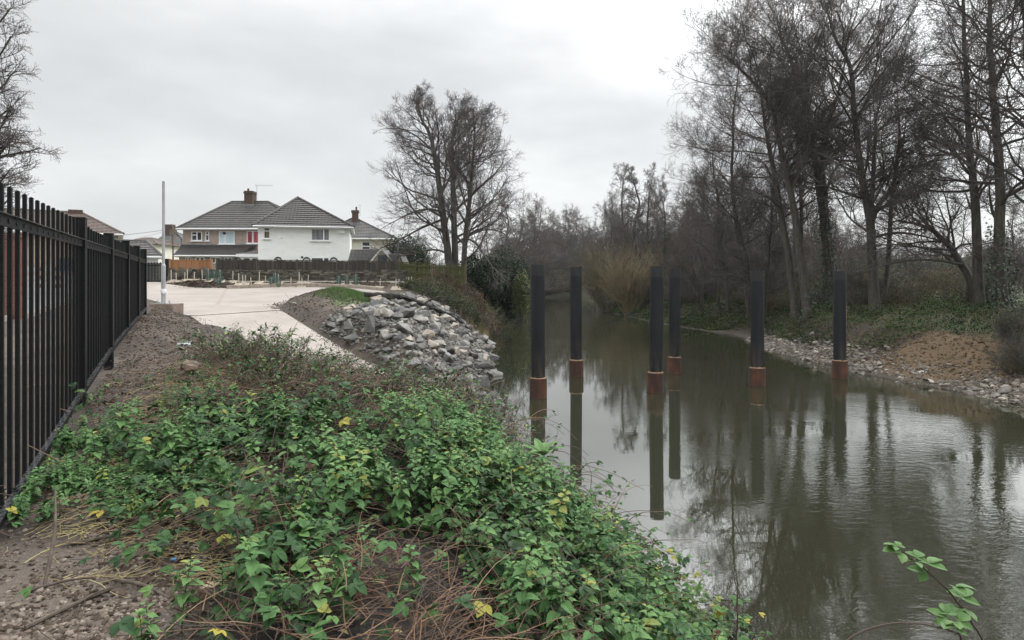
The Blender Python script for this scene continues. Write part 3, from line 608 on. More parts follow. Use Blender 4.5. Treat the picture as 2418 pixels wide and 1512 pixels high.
# far-left houses
hl=empty('house',(P(279,0,50)[0],50,3.3),math.radians(32),'brown roofed house rising behind the black railing fence','house')
d=50.; xr=P(279,0,d)[0]; xl=xr-14; ze=P(0,553,d)[2]; zr=P(0,503,52.9)[2]
g=Geo(); box(g,xl,xr,d,d+9.6,2.4,ze-.02); loc(g.build('wall',simple('pale_brick',(.30,.23,.17),(.42,.33,.26),3,.9),hl),hl)
rr_=hiproof(hl,'roof',xl-.4,xr+.35,d-.4,d+10.4,ze,zr,xl+2.6,xr-2.6,mt_red,14); gutter(hl,xl-.4,xr+.35,d-.42,ze)
g=Geo(); q=np.array([xr-3.0,0,zr]); box(g,q[0]-.5,q[0]+.5,54.6,55.4,q[2]-.4,q[2]+.22); g.build('chimney',mbrickc,rr_)
hg=empty('garage',(P(384,0,47.5)[0],47.5,3.3),math.radians(29),'long low white garage with grey tiled roof left of the lamp column','garage')
d=47.5; xa,xb=P(250,0,d)[0],P(384,0,d)[0]; ze=P(0,606,d)[2]; zr=P(0,572,51)[2]
g=Geo(); box(g,xa,xb-.3,d+.3,d+6,2.4,ze-.02); loc(g.build('wall',mwhite,hg),hg)
hiproof(hg,'roof',xa-.3,xb,d,d+6.6,ze,zr,xa+1,xb-1.1,mt_grey,9); gutter(hg,xa-.3,xb,d-.02,ze)
for x0,x1 in ((335,341),(345,356)): window(hg,d+.3,x0,608,x1,616,(),(),gdark,False)
hf=empty('house',(-49,90,3.3),0,'distant pale house with grey hipped roof beside the utility pole','house')
d=90.; xa,xb=P(368,0,d)[0],P(440,0,d)[0]; ze=P(0,578,d)[2]; zr=P(0,545,93)[2]
g=Geo(); box(g,xa,xb,d,d+7,2.4,ze-.02); loc(g.build('wall',mcream,hf),hf)
rf2=hiproof(hf,'roof',xa-.5,xb+.5,d-.4,d+7.4,ze,zr,P(399,0,93)[0],P(404,0,93)[0],mt_grey,9)
g=Geo(); cx=P(400,0,93)[0]; box(g,cx-.7,cx+.7,92.4,93.4,zr-.7,zr+.9); g.build('chimney',mbrickc,rf2)
window(hf,d,418,582,428,594,(.5,),(),gdark,False)
# low roofs between them
hr_=empty('house',(-42,75,3.3),0,'far low house with faded red roof between brown roof and pale house','house')
d=76.; xa,xb=P(270,0,d)[0],P(366,0,d)[0]; ze=P(0,577,d)[2]; zr=P(0,563,79)[2]
g=Geo(); box(g,xa,xb,d,d+6,2.4,ze-.02); loc(g.build('wall',mcream,hr_),hr_)
hiproof(hr_,'roof',xa-.4,xb+.4,d-.3,d+6.3,ze,zr,xa+2,xb-2,mt_red,5)
# utility pole and wires
up=P(408,537,80); mpole=simple('pole_wood',(.10,.08,.06),(.17,.14,.11),5,.9)
u_=empty('utility_pole',(up[0],80,3.3),0,'wooden utility pole with overhead wires beside the distant pale house','utility pole')
g=Geo(); tubes(g,np.array([[0,0,-.5],[0,0,3],[0,0,up[2]-3.3]]),np.array([.15,.14,.11]),9); g.build('shaft',mpole,u_)
g=Geo(); box(g,-.35,.35,-.2,-.12,up[2]-3.7,up[2]-3.58); box(g,-.28,.05,-.25,.1,up[2]-4.2,up[2]-3.75); g.build('crossarm',mpole,u_)
g=Geo(); tt=np.linspace(0,1,14)
for (ex,ey,ez) in ((-22,14,1.6),(-26,6,1.0),(-24,10,.4),(9,6,-.7)):
    b0=np.array([0,0,up[2]-3.5]); e=np.array([ex,ey,up[2]-3.4-ez]); L=b0+(e-b0)*tt[:,None]; L[:,2]-=.5*np.sin(np.pi*tt); tubes(g,L,np.full(14,.014),3)
g.build('wire',simple('cable',(.03,.03,.03),(.04,.04,.04),5,.6,0),u_)
# houses far behind the right-hand trees
mf=simple('pale_far_render',(.5,.5,.48),(.6,.6,.58),1,.9,0); mtf=tilemat('slate_roof_tiles',(.10,.10,.105),(.15,.15,.155))
def farhouse(x0,x1,yr_,ye,d,label,wallm,wins=()):
    r=empty('house',(P((x0+x1)/2,0,d)[0],d,2.5),0,label,'house'); xa,xb=P(x0,0,d)[0],P(x1,0,d)[0]; ze=P(0,ye,d)[2]; zr=P(0,yr_,d+4)[2]
    g=Geo(); box(g,xa,xb,d,d+8,1,ze-.02); g.build('wall',wallm,r).location=-r.location
    hiproof(r,'roof',xa-.4,xb+.4,d-.4,d+8.4,ze,zr,xa+(xb-xa)*.3,xb-(xb-xa)*.3,mtf,10)
    for a_,b_,c_,e_ in wins: window(r,d,a_,c_,b_,e_,(.5,),(),gdark,False,.1)
farhouse(2095,2200,583,612,105.,'far grey slate roofed house seen through the gap in the alders',mf,((2120,2130,614,624),(2160,2172,614,624)))
farhouse(2030,2092,590,611,112.,'far lower slate roofed house left of the alder gap',mf,((2050,2060,613,622),))
farhouse(2370,2450,598,612,90.,'white walled far house behind the rightmost ivy covered alder',mwhite,((2400,2412,617,628),))
# ------------------------------------------------------------------ garden wall and fences
R4=np.random.default_rng(4)
ws=tinted('old_stone',[(0,(.036,.032,.027)),(.45,(.095,.086,.070)),(.8,(.145,.135,.108)),(1,(.23,.215,.175))],.95,0,.2,9)
wd=41.; g=Geo(); xa,xb=P(397,0,wd)[0],P(962,0,wd)[0]
box(g,xa,xb,wd+.08,wd+.36,2.6,4.02,t=.1)
z=2.95
def stone(g,x0,x1,y0,y1,z0,z1,t):
    V=np.array([[x0,y0,z0],[x1,y0,z0],[x1,y1,z0],[x0,y1,z0],[x0,y0,z1],[x1,y0,z1],[x1,y1,z1],[x0,y1,z1]])+R4.uniform(-.018,.018,(8,3)); g.add(V,BOXF,t=t)
row=0
while z<3.95:
    h_=R4.uniform(.075,.125); x=xa+R4.uniform(-.1,0)
    while x<xb:
        w_=R4.uniform(.14,.42); stone(g,x+.008,min(x+w_,xb)-.008,wd-R4.uniform(-.01,.035),wd+.1,z+.007,z+h_-.007,R4.beta(2,2)); x+=w_
    z+=h_
x=xa; q=0
while x<xb-.2:
    w_=R4.uniform(.16,.3); stone(g,x+.01,x+w_-.01,wd-.02,wd+.34,z,z+(.13 if (q%3 or x>-19.5) else .26)*(1 if x<-19 else .7)+R4.uniform(-.03,.03),R4.beta(2,2.4)); x+=w_; q+=1
tag(g.build('stone_wall',ws),'low dark mossy stone wall with jagged coping behind the planting bed','wall')
def boards(g,x0,x1,y,z0,z1,w_=.11,tj=.5,slope=0):
    x=x0
    while x<x1-.02:
        e=min(x+w_,x1); zt_=z1+slope*(x-x0)+R4.uniform(-.012,.012); dy=R4.uniform(-.008,.008); box(g,x+.003,e-.003,y-.012+dy,y+.012+dy,z0,zt_,t=np.clip(R4.normal(tj,.18),0,1)); x+=w_
mor=tinted('orange_wood',[(0,(.23,.105,.045)),(.5,(.34,.165,.075)),(1,(.42,.23,.12))],.8,0,.2,7)
mdk=tinted('weathered_boards',[(0,(.030,.026,.022)),(.5,(.060,.052,.043)),(1,(.10,.089,.072))],.9,0,.2,6)
mgr=tinted('mossy_boards',[(0,(.035,.035,.015)),(.5,(.07,.07,.028)),(1,(.11,.108,.05))],.9,0,.2,6)
def fencerun(name,label,x0,x1,d,zb,yt0,yt1,mat,npan,posts=True,tj=.5,rail=False):
    xa,xb=P(x0,0,d)[0],P(x1,0,d)[0]; za,zc=P(0,yt0,d)[2],P(0,yt1,d)[2]
    r=empty(name,((xa+xb)/2,d,3.3),0,label,'fence')
    for i in range(npan):
        a=xa+(xb-xa)*i/npan; b_=xa+(xb-xa)*(i+1)/npan; z0=za+(zc-za)*i/npan; z1=za+(zc-za)*(i+1)/npan
        g=Geo(); boards(g,a+.06,b_-.06,d,zb,z0-.06,.115,tj,(z1-z0)/(b_-a)); box(g,a+.05,b_-.05,d-.035,d+.035,max(z0,z1)-.055,max(z0,z1),t=.35)
        if rail: box(g,a+.05,b_-.05,d-.055,d-.021,z0-.75,z0-.66,t=.7); box(g,a+.05,b_-.05,d-.055,d-.021,z0-.3,z0-.22,t=.4)
        loc(g.build('panel',mat,r),r)
    for i in range(npan+1):
        a=xa+(xb-xa)*i/npan; zz=za+(zc-za)*i/npan; g=Geo(); box(g,a-.05,a+.05,d-.06,d+.05,zb-.3,zz+.05,t=.6 if i%2 else .9); loc(g.build('post',mat,r),r)
    return r
fencerun('panel_fence','bright orange new wood panel fence above the left end of the stone wall',402,500,41.9,3.6,613,613.5,mor,2)
fencerun('board_fence','long dark weathered board fence above the stone wall, in front of the white house',512,938,42.0,3.4,612,617,mdk,9,tj=.42)
fencerun('board_fence','green mossy board fence right of the stone wall, with a lower rail',942,1098,42.1,2.5,619,626,mgr,4,tj=.55,rail=True)
# ------------------------------------------------------------------ new planting: stakes, mats, mesh guards
mstake=simple('stake_wood',(.40,.36,.30),(.58,.53,.46),6,.8,0); mmat_=simple('mulch_mat',(.24,.20,.15),(.38,.33,.26),6,.9,.3)
mguard,t,b=nt('green_mesh_guard'); b.inputs['Base Color'].default_value=(.05,.105,.085,1); b.inputs['Roughness'].default_value=.6
def jitmat(g,s=.25):
    n=5; u=np.linspace(-1,1,n); X_,Y_=np.meshgrid(u,u); Z_=.06+.09*Y_+R4.uniform(0,.035,X_.shape); V=np.stack([X_*s*1.25,Y_*s,Z_],-1).reshape(-1,3)+R4.uniform(-.015,.015,(n*n,3)); L=V.copy(); L[:,2]-=.025
    idx=np.arange(n*n).reshape(n,n); F=np.stack([idx[:-1,:-1],idx[:-1,1:],idx[1:,1:],idx[1:,:-1]],-1).reshape(-1,4); b_=np.concatenate([idx[0],idx[1:,-1],idx[-1,-2::-1],idx[-2:0:-1,0]]); bn=np.roll(b_,-1)
    g.add(np.concatenate([V,L]),F,F[:,::-1]+n*n,np.stack([b_,b_+n*n,bn+n*n,bn],-1)[:, ::-1])
protos=[]
for kind in range(2):
    for var in range(2):
        r=empty('planting_stake' if kind==0 else 'tree_guard'); h_=.62+.16*var
        g=Geo(); box(g,-.018,.018,-.018,.018,-.1,h_); g.build('stake',mstake,r)
        g=Geo(); jitmat(g,.21); g.build('mulch_mat',mmat_,r)
        if kind:
            g=Geo(); rad=.13; k_=12; hh=.62+.1*var
            an=np.arange(k_)*2*np.pi/k_
            for s_ in (1,-1):
                for q in range(k_):
                    zz=np.linspace(.03,hh,8); a_=an[q]+s_*zz*3.2; tubes(g,np.stack([rad*np.cos(a_),rad*np.sin(a_),zz],-1),np.full(8,.010),3)
            for zz in np.linspace(.05,hh,9):
                a_=np.linspace(0,2*np.pi,13); tubes(g,np.stack([rad*np.cos(a_),rad*np.sin(a_),np.full(13,zz)],-1),np.full(13,.008),3)
            g.build('mesh_guard',mguard,r)
        protos.append(r)
used=set()
STK=[(338,848),(380,852),(447,846),(472,861),(530,856),(595,850),(846,856),(897,886),(947,876),(930,890),(1000,889),(1063,866),(1118,883),(1228,868),(1325,888),(1394,872),(1415,890),(1466,878),(2060,892),(2190,907),(2215,921),(2280,926),(2298,934),(2318,930)]
GRD=[(648,880),(690,868),(728,888),(745,872),(1165,888),(1195,872),(1226,890),(1720,880),(1790,884),(1862,888)]
for lst,kd,grp,lab in ((STK,0,'planting stakes in the bed below the stone wall','thin pale planting stake with square mulch mat in the bed below the stone wall'),(GRD,1,'green mesh tree guards in the bed below the stone wall','green mesh tube guard round a stake with pale mat below the stone wall')):
    for (px,py) in lst:
        xx=(400+px/2.6867)/1.3006; yy=(540+py/2.6867)/1.3006
        d=np.clip(40.7-(py-848)*.034,38.9,40.7)
        if px>2000: d=38.4-(py-890)*.03
        x=(xx-1209)*K*d; i=kd*2+R4.integers(2)
        o=protos[i] if i not in used else copy_tree(protos[i]); used.add(i)
        o.location=(x,d,hz(x,d)+.005); o.rotation_euler=(R4.uniform(-.05,.05),R4.uniform(-.06,.06),R4.uniform(-.4,.4)); tag(o,lab,'tree stake' if kd==0 else 'tree guard',grp)
for i,p_ in enumerate(protos):
    if i not in used:
        for c_ in list(p_.children): bpy.data.objects.remove(c_)
        bpy.data.objects.remove(p_)
# thin edging board behind the bed
g=Geo(); 
for a_,b_ in ((700,1330),(1330,1890),(1890,2270)):
    x0=P((400+a_/2.6867)/1.3006,0,40.75)[0]; x1=P((400+b_/2.6867)/1.3006,0,40.75)[0]; box(g,x0,x1-.02,40.73,40.76,3.2,3.36+.02*(a_%3))
tag(g.build('edging_board',mstake),'long thin timber edging at the foot of the stone wall','edging')
# ------------------------------------------------------------------ rocks
def rockmesh(i,n=13,flat=.7):
    bm=bmesh.new(); R_=np.random.default_rng(100+i)
    p=R_.normal(size=(n,3)); p/=np.linalg.norm(p,axis=1,keepdims=True); p*=R_.uniform(.82,1.08,(n,1)); p*=np.array([1,R_.uniform(.65,.9),R_.uniform(.5,flat)])
    vs=[bm.verts.new(q) for q in p]; res=bmesh.ops.convex_hull(bm,input=vs)
    for v_ in [v for v in bm.verts if not v.link_faces]: bm.verts.remove(v_)
    bmesh.ops.dissolve_limit(bm,angle_limit=.2,verts=bm.verts,edges=bm.edges)
    bmesh.ops.bevel(bm,geom=list(bm.edges),offset=.03,segments=1,affect='EDGES')
    me=bpy.data.meshes.new('boulder'); bm.to_mesh(me); bm.free(); return me
def rockmat(name,stops,sc_=3):
    m,t,b=nt(name); oi=node(t,'ShaderNodeObjectInfo'); c=ramp(t,oi.outputs['Random'],stops); v=coords(t); f=noise(t,v,sc_,8,.65); f2=noise(t,v,1.1,3)
    c=mix(t,.8,c,ramp(t,f,[(.28,(.42,.41,.40)),(.7,(1.3,1.3,1.3))]),'MULTIPLY'); c=mix(t,ramp(t,f2,[(.52,(0,)*3),(.7,(.5,)*3)]),c,(.11,.085,.06))
    t.links.new(c,b.inputs['Base Color']); b.inputs['Roughness'].default_value=.72; bump(t,b,f,.6,.05); return m
mrock=rockmat('quarry_rock',[(0,(.060,.059,.057)),(.35,(.125,.123,.118)),(.62,(.19,.185,.172)),(.84,(.265,.25,.222)),(1,(.28,.225,.165))])
mrk2=rockmat('river_stone',[(0,(.10,.09,.08)),(.4,(.19,.17,.15)),(.8,(.29,.26,.22)),(1,(.42,.38,.32))])
RM=[rockmesh(i) for i in range(9)]; RS=[rockmesh(20+i,12,.6) for i in range(7)]
for me in RM: me.materials.append(mrock)
for me in RS: me.materials.append(mrk2)
def place(n,region,rad,meshes,name,label,cat,group,sink=.15,over=.62,tries=40):
    pts=np.zeros((0,3)); out=0; R_=np.random.default_rng(n)
    for _ in range(n*tries):
        if out>=n: break
        x,y=region(R_)
        if x is None: continue
        r=rad(R_,x,y)
        if len(pts) and np.any(np.hypot(pts[:,0]-x,pts[:,1]-y)<over*(pts[:,2]+r)): continue
        pts=np.vstack([pts,[x,y,r]]); out+=1
        o=bpy.data.objects.new(name,meshes[R_.integers(len(meshes))]); C.objects.link(o)
        o.location=(x,y,hz(x,y)+r*sink+(.12 if R_.random()<.25 else 0)*r); o.scale=(r,r*R_.uniform(.85,1.1),r*R_.uniform(.8,1.15)); o.rotation_euler=(R_.uniform(-.4,.4),R_.uniform(-.4,.4),R_.uniform(0,6.28)); tag(o,label,cat,group)
    return pts
def regrip(R_):
    y=R_.uniform(16.6,34.5); x=R_.uniform(-7,-.6); s,n=slip(x,y); o=float(xL(y))-x
    if n>-.3 and s>0: return None,None
    if o<-.45 or o>np.interp(y,[17,22,26,30,33,34.5],[3.8,6.2,4.9,4.2,2.9,1.6]): return None,None
    if (x+7.5)**2/2.6+(y-27.2)**2/7<1: return None,None
    return x,y
big=place(290,regrip,lambda R_,x,y:R_.choice([.20,.26,.33,.43],p=[.32,.34,.24,.10])*R_.uniform(.85,1.15),RM,'boulder','grey angular boulder in the riprap bank between the concrete slipway and the dark log','boulder','grey boulders of the riprap bank',.30,.46,80)
def regst(R_):
    y=R_.uniform(16.2,37); q=R_.triangular(-.25,.4,2.0); x=float(xRw(y))+q
    dens=np.interp(y,[16,19.5,21,23,25,28,36,37],[1,1,.25,.2,.8,1,.6,.1])
    if R_.random()>dens or (q>1.5 and R_.random()>.4): return None,None
    return x,y
place(300,regst,lambda R_,x,y:R_.uniform(.08,.19)*(1.5 if (y<20 and R_.random()<.35) else 1),RS,'bank_stone','brown grey loose stone on the sandy right river bank','stone','loose stones on the right river bank',.2,.6,60)
def fillstones(name,n,region,r0,r1,label,mats,seed,dz=0.0):
    R_=np.random.default_rng(seed); g=Geo(); pos=[]; 
    while len(pos)<n:
        x,y=region(R_)
        if x is not None: pos.append((x,y))
    pos=np.array(pos); z_=H(pos[:,0],pos[:,1]); p=np.c_[pos,z_+dz]
    ico=np.array([[0,0,1],[.9,0,.3],[.28,.85,.3],[-.72,.52,.3],[-.72,-.52,.3],[.28,-.85,.3],[.7,.5,-.5],[-.3,.8,-.5],[-.8,0,-.5],[-.3,-.8,-.5],[.7,-.5,-.5]])
    f=np.array([[0,1,2],[0,2,3],[0,3,4],[0,4,5],[0,5,1],[1,6,2],[2,6,7],[2,7,3],[3,7,8],[3,8,4],[4,8,9],[4,9,5],[5,9,10],[5,10,1],[1,10,6]])
    for k_ in range(5):
        sel=np.arange(n)%5==k_; tv=ico*R_.uniform(.65,1.2,(11,1))*np.array([1,.85,.65]); m_=sel.sum()
        scatter(g,tv,[f],p[sel],R_.uniform(0,6.28,m_),R_.uniform(-.5,.5,m_),R_.uniform(-.5,.5,m_),R_.uniform(r0,r1,m_)*np.exp(R_.normal(0,.25,m_)),t=R_.beta(2,2,m_))
    o=g.build(name,mats); tag(o,label,'stones',kind='stuff'); return o
mpeb=tinted('pebbles',[(0,(.055,.047,.038)),(.5,(.125,.108,.09)),(1,(.29,.26,.22))],.85,0,.3,20)
mclod=tinted('dry_clods',[(0,(.028,.020,.015)),(.35,(.070,.053,.041)),(.75,(.165,.135,.110)),(1,(.28,.24,.20))],.95,0,.15,40)
mdirt=tinted('dark_clods',[(0,(.024,.016,.011)),(.5,(.060,.043,.031)),(1,(.12,.092,.07))],.95,0,.15,40)
fillstones('rubble',7000,regrip,.045,.105,'small broken stone filling gaps of the riprap',tinted('rubble_rock',[(0,(.05,.048,.044)),(.6,(.15,.143,.13)),(1,(.27,.255,.22))],.85,0,.3,12),61)
fillstones('pebbles',6500,regst,.025,.075,'pebbles and broken shale on the right bank beach',mpeb,62)
def regclod(R_):
    x=R_.uniform(-5.2,-1.2); y=R_.uniform(2.3,5.3); v_=float(vn(np.array([x*1.3]),np.array([y*1.3]),21)[0])
    if x>np.interp(y,[2.3,3.5,4.3,5.3],[-1.5,-1.8,-2.2,-3.4])+R_.normal(0,.15) or R_.random()>np.interp(v_,[.25,.6],[.15,1]): return None,None
    return x,y
fillstones('soil_clods',15000,regclod,.007,.023,'pale crumbly soil clods on the bare ground at the railing foot',mclod,63)
def regberm(R_):
    y=R_.uniform(7.5,25); c_=np.interp(y,[7.5,13,26],[-5.0,-7.6,-14.7]); x=c_+R_.normal(0,.9)
    s,n=slip(x,y)
    if x<-1.52-.497*y+.1 or (s>-.2 and -.1<n<SLW+.1) or (y>22.6 and x>yl(y)-.1): return None,None
    return x,y
fillstones('soil_lumps',7000,regberm,.008,.028,'rough brown earth lumps along the muddy berm by the railings',mdirt,64)
def regscar(R_):
    y=R_.uniform(18.6,25.2); q=R_.uniform(.6,3.6)
    return float(xRw(y))+q,y
fillstones('scar_clods',2600,regscar,.015,.06,'brown earth clods on the eroded sandy scar of the right bank',tinted('scar_clod',[(0,(.035,.024,.014)),(.5,(.09,.062,.036)),(1,(.17,.125,.08))],.95,0,.15,30),67)
def regspill(R_):
    if R_.random()<.6:
        s=R_.uniform(.1,9); n=abs(R_.normal(0,.16)) if R_.random()<.65 else SLW-abs(R_.normal(0,.25)); q=np.array([-8.8,24.0])+ER*s+NR*n
        return q[0],q[1]
    y=R_.uniform(24.2,34); return float(yr(y))-abs(R_.normal(0,.22)),y
fillstones('soil_spill',1300,regspill,.008,.026,'crumbs of soil spilled over the concrete edges',mdirt,68,.066)
def regmound(R_):
    x=R_.normal(-7.6,1.5); y=R_.normal(27.3,2.2); s,n=slip(x,y)
    if n>-.1 or x<float(yr(y))+.1: return None,None
    return x,y
fillstones('soil_crumbs',2600,regmound,.015,.05,'dark crumbs of earth on the mound beside the slipway',mdirt,65)
def regheap(R_):
    x=R_.uniform(-22,-7.8); y=R_.uniform(38.6,40.8)
    if y<np.interp(x,[-22,-17.3,-15,-12.6,-9.3,-7.4],[39.2,38.6,39.5,39.7,38.9,38.4])+.1: return None,None
    if x>-17 and R_.random()<.5: return None,None
    return x,y
fillstones('soil_heap',3000,regheap,.03,.09,'heaped brown earth in the planting bed',mdirt,66)
# ------------------------------------------------------------------ dark log across the riprap
mlog=simple('wet_black_bark',(.006,.0055,.005),(.020,.017,.015),9,.85,.8,.04,(1,1,1))
def rough_tube(g,pts,rad,k=10,n=40,amp=.18,seed=0):
    pts=np.array(pts,float); u=np.linspace(0,1,len(pts)); tt=np.linspace(0,1,n); pp=np.stack([np.interp(tt,u,pts[:,j]) for j in range(3)],-1); ker=np.array([.25,.5,.25])
    for _ in range(3):
        for j in range(3): pp[1:-1,j]=np.convolve(pp[:,j],ker,'same')[1:-1]
    rr=np.interp(tt,np.linspace(0,1,len(rad)),rad); g0=Geo(); tubes(g0,pp,rr,k); V=g0.V[0].reshape(n,k,3); cen=V.mean(1,keepdims=True)
    q=1+amp*(vn(np.arange(n)[:,None]*.7+np.zeros((1,k)),np.arange(k)[None]*.9+np.zeros((n,1)),seed)-.5)*2; V=cen+(V-cen)*q[...,None]
    g.add(V.reshape(-1,3),g0.F[0],np.array([list(range(k))])[:, ::-1],np.array([list(range((n-1)*k,n*k))]))
lr=empty('log',(-6.2,27,2.6),0,'long black wet log lying across the top of the riprap bank','log')
lp=[P(862,713,26.3),P(905,722,26.8),P(950,737,27.5),P(1000,752,28.4),P(1050,757,30),P(1080,775,31.5),P(1140,806,34)]
for q_ in lp[:-1]: q_[2]=max(q_[2],hz(q_[0],q_[1])+.30)
g=Geo(); rough_tube(g,lp,[.10,.12,.115,.10,.085,.07,.025],10,60,.3); loc(g.build('trunk',mlog,lr),lr)
g=Geo(); rough_tube(g,[lp[3],lp[3]+[.5,.3,.35],lp[3]+[1.2,.9,.3]],[.05,.03,.012],6,12); loc(g.build('branch',mlog,lr),lr)
g=Geo(); rough_tube(g,[lp[4],lp[4]+[.6,-.5,-.05],lp[4]+[1.0,-1.3,-.35]],[.05,.03,.01],6,12); loc(g.build('branch',mlog,lr),lr)
# old stump and bits of litter
st=hz(-4.75,9.3); g=Geo(); rough_tube(g,[(-4.75,9.3,st-.1),(-4.74,9.3,st+.14),(-4.70,9.28,st+.26)],[.16,.13,.12],12,14,.3,3)
tag(g.build('tree_stump',simple('old_wood',(.05,.035,.025),(.16,.12,.085),14,.9,.7,.02)),'short rotten stump at the edge of the brambles by the muddy strip','stump')
def scrap(name,c,size,mat,label,cat,seed):
    R_=np.random.default_rng(seed); n=7; u=np.linspace(-1,1,n); X_,Y_=np.meshgrid(u,u); Z_=fbm(X_*1.3+seed,Y_*1.3,seed)*.9
    V=np.stack([X_*size[0]+R_.uniform(-.1,.1,X_.shape)*size[0],Y_*size[1],(Z_+.35)*size[2]],-1).reshape(-1,3)+np.array(c); L=V-np.array([0,0,.012]); idx=np.arange(n*n).reshape(n,n); F=np.stack([idx[:-1,:-1],idx[:-1,1:],idx[1:,1:],idx[1:,:-1]],-1).reshape(-1,4); b_=np.concatenate([idx[0],idx[1:,-1],idx[-1,-2::-1],idx[-2:0:-1,0]]); bn=np.roll(b_,-1)
    g=Geo(); g.add(np.concatenate([V,L]),F,F[:,::-1]+n*n,np.stack([b_,b_+n*n,bn+n*n,bn],-1)); return tag(g.build(name,mat,smooth=True),label,cat)
mplas=simple('grey_plastic_sheet',(.25,.27,.28),(.42,.44,.45),3,.35,.2); mblue=simple('blue_plastic',(.06,.16,.33),(.12,.26,.45),3,.35,0); mred=simple('red_plastic',(.6,.06,.04),(.7,.09,.06),3,.4,0)
px=P(437,829,12.2); scrap('plastic_sheet',(px[0],12.2,hz(px[0],12.2)+.03),(.12,.09,.30),mplas,'crumpled pale plastic sheet on the muddy berm','plastic sheet',5)
for i,(u_,v_,d_) in enumerate(((605,1258,4.1),(497,1425,3.2),(410,1245,4.05))):
    p=P(u_,v_,d_); sz=(.07,.05,.05) if i==0 else (.013,.012,.012)
    scrap('plastic_scrap',(p[0],d_,hz(p[0],d_)+.03),sz,mblue,['dark blue plastic scrap under the red dry canes','tiny light blue plastic scrap on the bare soil nearest the camera','tiny blue plastic scrap among flattened stems by the railings'][i],'plastic scrap',8+i)
p=P(520,880,9.6); g=Geo(); rough_tube(g,[(p[0]-.05,9.6,p[2]+.03),(p[0]+.05,9.6,p[2]-.03)],[.016,.013],8,6,.05); tag(g.build('plastic_tube',mred),'small red plastic tube caught in the bramble stems','plastic tube')
scrap('white_bag',(14.35,22.0,.22),(.16,.08,.3),simple('white_plastic_bag',(.7,.7,.68),(.8,.8,.78),3,.5,0),'white plastic scrap on the sand by the scratched right pile','plastic bag',17)
p=P(497,1335,3.6); scrap('broken_stone_tile',(p[0],3.6,hz(p[0],3.6)+.07),(.04,.035,.05),simple('buff_stone',(.25,.19,.12),(.36,.29,.2),9,.9),'buff wedge of stone standing in the soil before the brambles','stone',19)
# ------------------------------------------------------------------ things glimpsed through the railings
mbk,t,b=nt('red_brick'); v=coords(t); br=node(t,'ShaderNodeTexBrick'); br.inputs['Scale'].default_value=4.4; br.inputs['Color1'].default_value=(.11,.032,.02,1); br.inputs['Color2'].default_value=(.16,.05,.03,1); br.inputs['Mortar'].default_value=(.25,.22,.2,1); br.inputs['Mortar Size'].default_value=.012
rt=node(t,'ShaderNodeMapping'); rt.inputs['Rotation'].default_value=(math.pi/2,0,0); t.links.new(v,rt.inputs[0]); t.links.new(rt.outputs[0],br.inputs[0]); t.links.new(br.outputs[0],b.inputs['Base Color']); b.inputs['Roughness'].default_value=.85
d=19.; a=P(10,0,d)[0]; b_=P(38,0,d)[0]; g=Geo(); zg=hz(a,d); box(g,a,b_,d,d+.3,zg-.2,P(0,560,d)[2]); box(g,a-.05,b_+.05,d-.05,d+.35,P(0,560,d)[2],P(0,560,d)[2]+.08)
tag(g.build('brick_pier',mbk),'red brick gate pier seen through the black railings','brick pier')
d=34.; ba=empty('barrier',(P(115,0,d)[0],d,hz(P(115,0,d)[0],d)),0,'red and white striped road barrier seen through the railings','barrier')
mbw=simple('white_board',(.35,.35,.35),(.42,.42,.42),3,.5,0); mbr=simple('red_board',(.10,.05,.045),(.14,.07,.06),3,.5,0); mbb=simple('blue_board',(.03,.05,.08),(.04,.06,.10),3,.5,0)
for i,zz in enumerate((.3,.75,1.2)):
    g=Geo(); 
    for q in range(9): box(g,-2.2+q*.5,-1.7+q*.5,-.03,.03,zz,zz+.22,m=q%2)
    g.build('rail',[mbw,mbr],ba)
for q in (-2.0,0,2.0): g=Geo(); box(g,q-.04,q+.04,.031,.09,0,1.55); g.build('post',mbw,ba)
g=Geo(); box(g,.5,1.3,-.06,-.035,1.2,1.9); g.build('notice_board',mbb,ba)
gn=Geo(); d0,d1=6.2,9.2
for k_ in range(46):
    tt=k_/45.; x0=-7.2-1.2*tt-.9; y0=d0+(d1-d0)*tt; zb=hz(x0,y0); zz=np.linspace(0,.9,5); tubes(gn,np.stack([np.full(5,x0),np.full(5,y0),zb+zz],-1),np.full(5,.006),3)
for zz in np.arange(.05,.95,.07):
    tt=np.linspace(0,1,20); x0=-8.1-1.2*tt; y0=d0+(d1-d0)*tt; tubes(gn,np.stack([x0,y0,H(x0,y0)+zz],-1),np.full(20,.006),3)
tag(gn.build('netting_fence',mguard),'low dark green mesh netting behind the near railings','netting')
kd=Geo(); 
for q in range(24):
    y0=5+q*.92; x0=np.interp(y0,[4,17.5,29],[-7.75,-14.35,-20]); x1=np.interp(y0+.9,[4,17.5,29],[-7.75,-14.35,-20]); obox(kd,((x0+x1)/2,y0+.45,hz(x0,y0)-.05),(x1-x0,.9),1.0,.13,.2)
tag(kd.build('road_kerb',CONC),kind='structure')
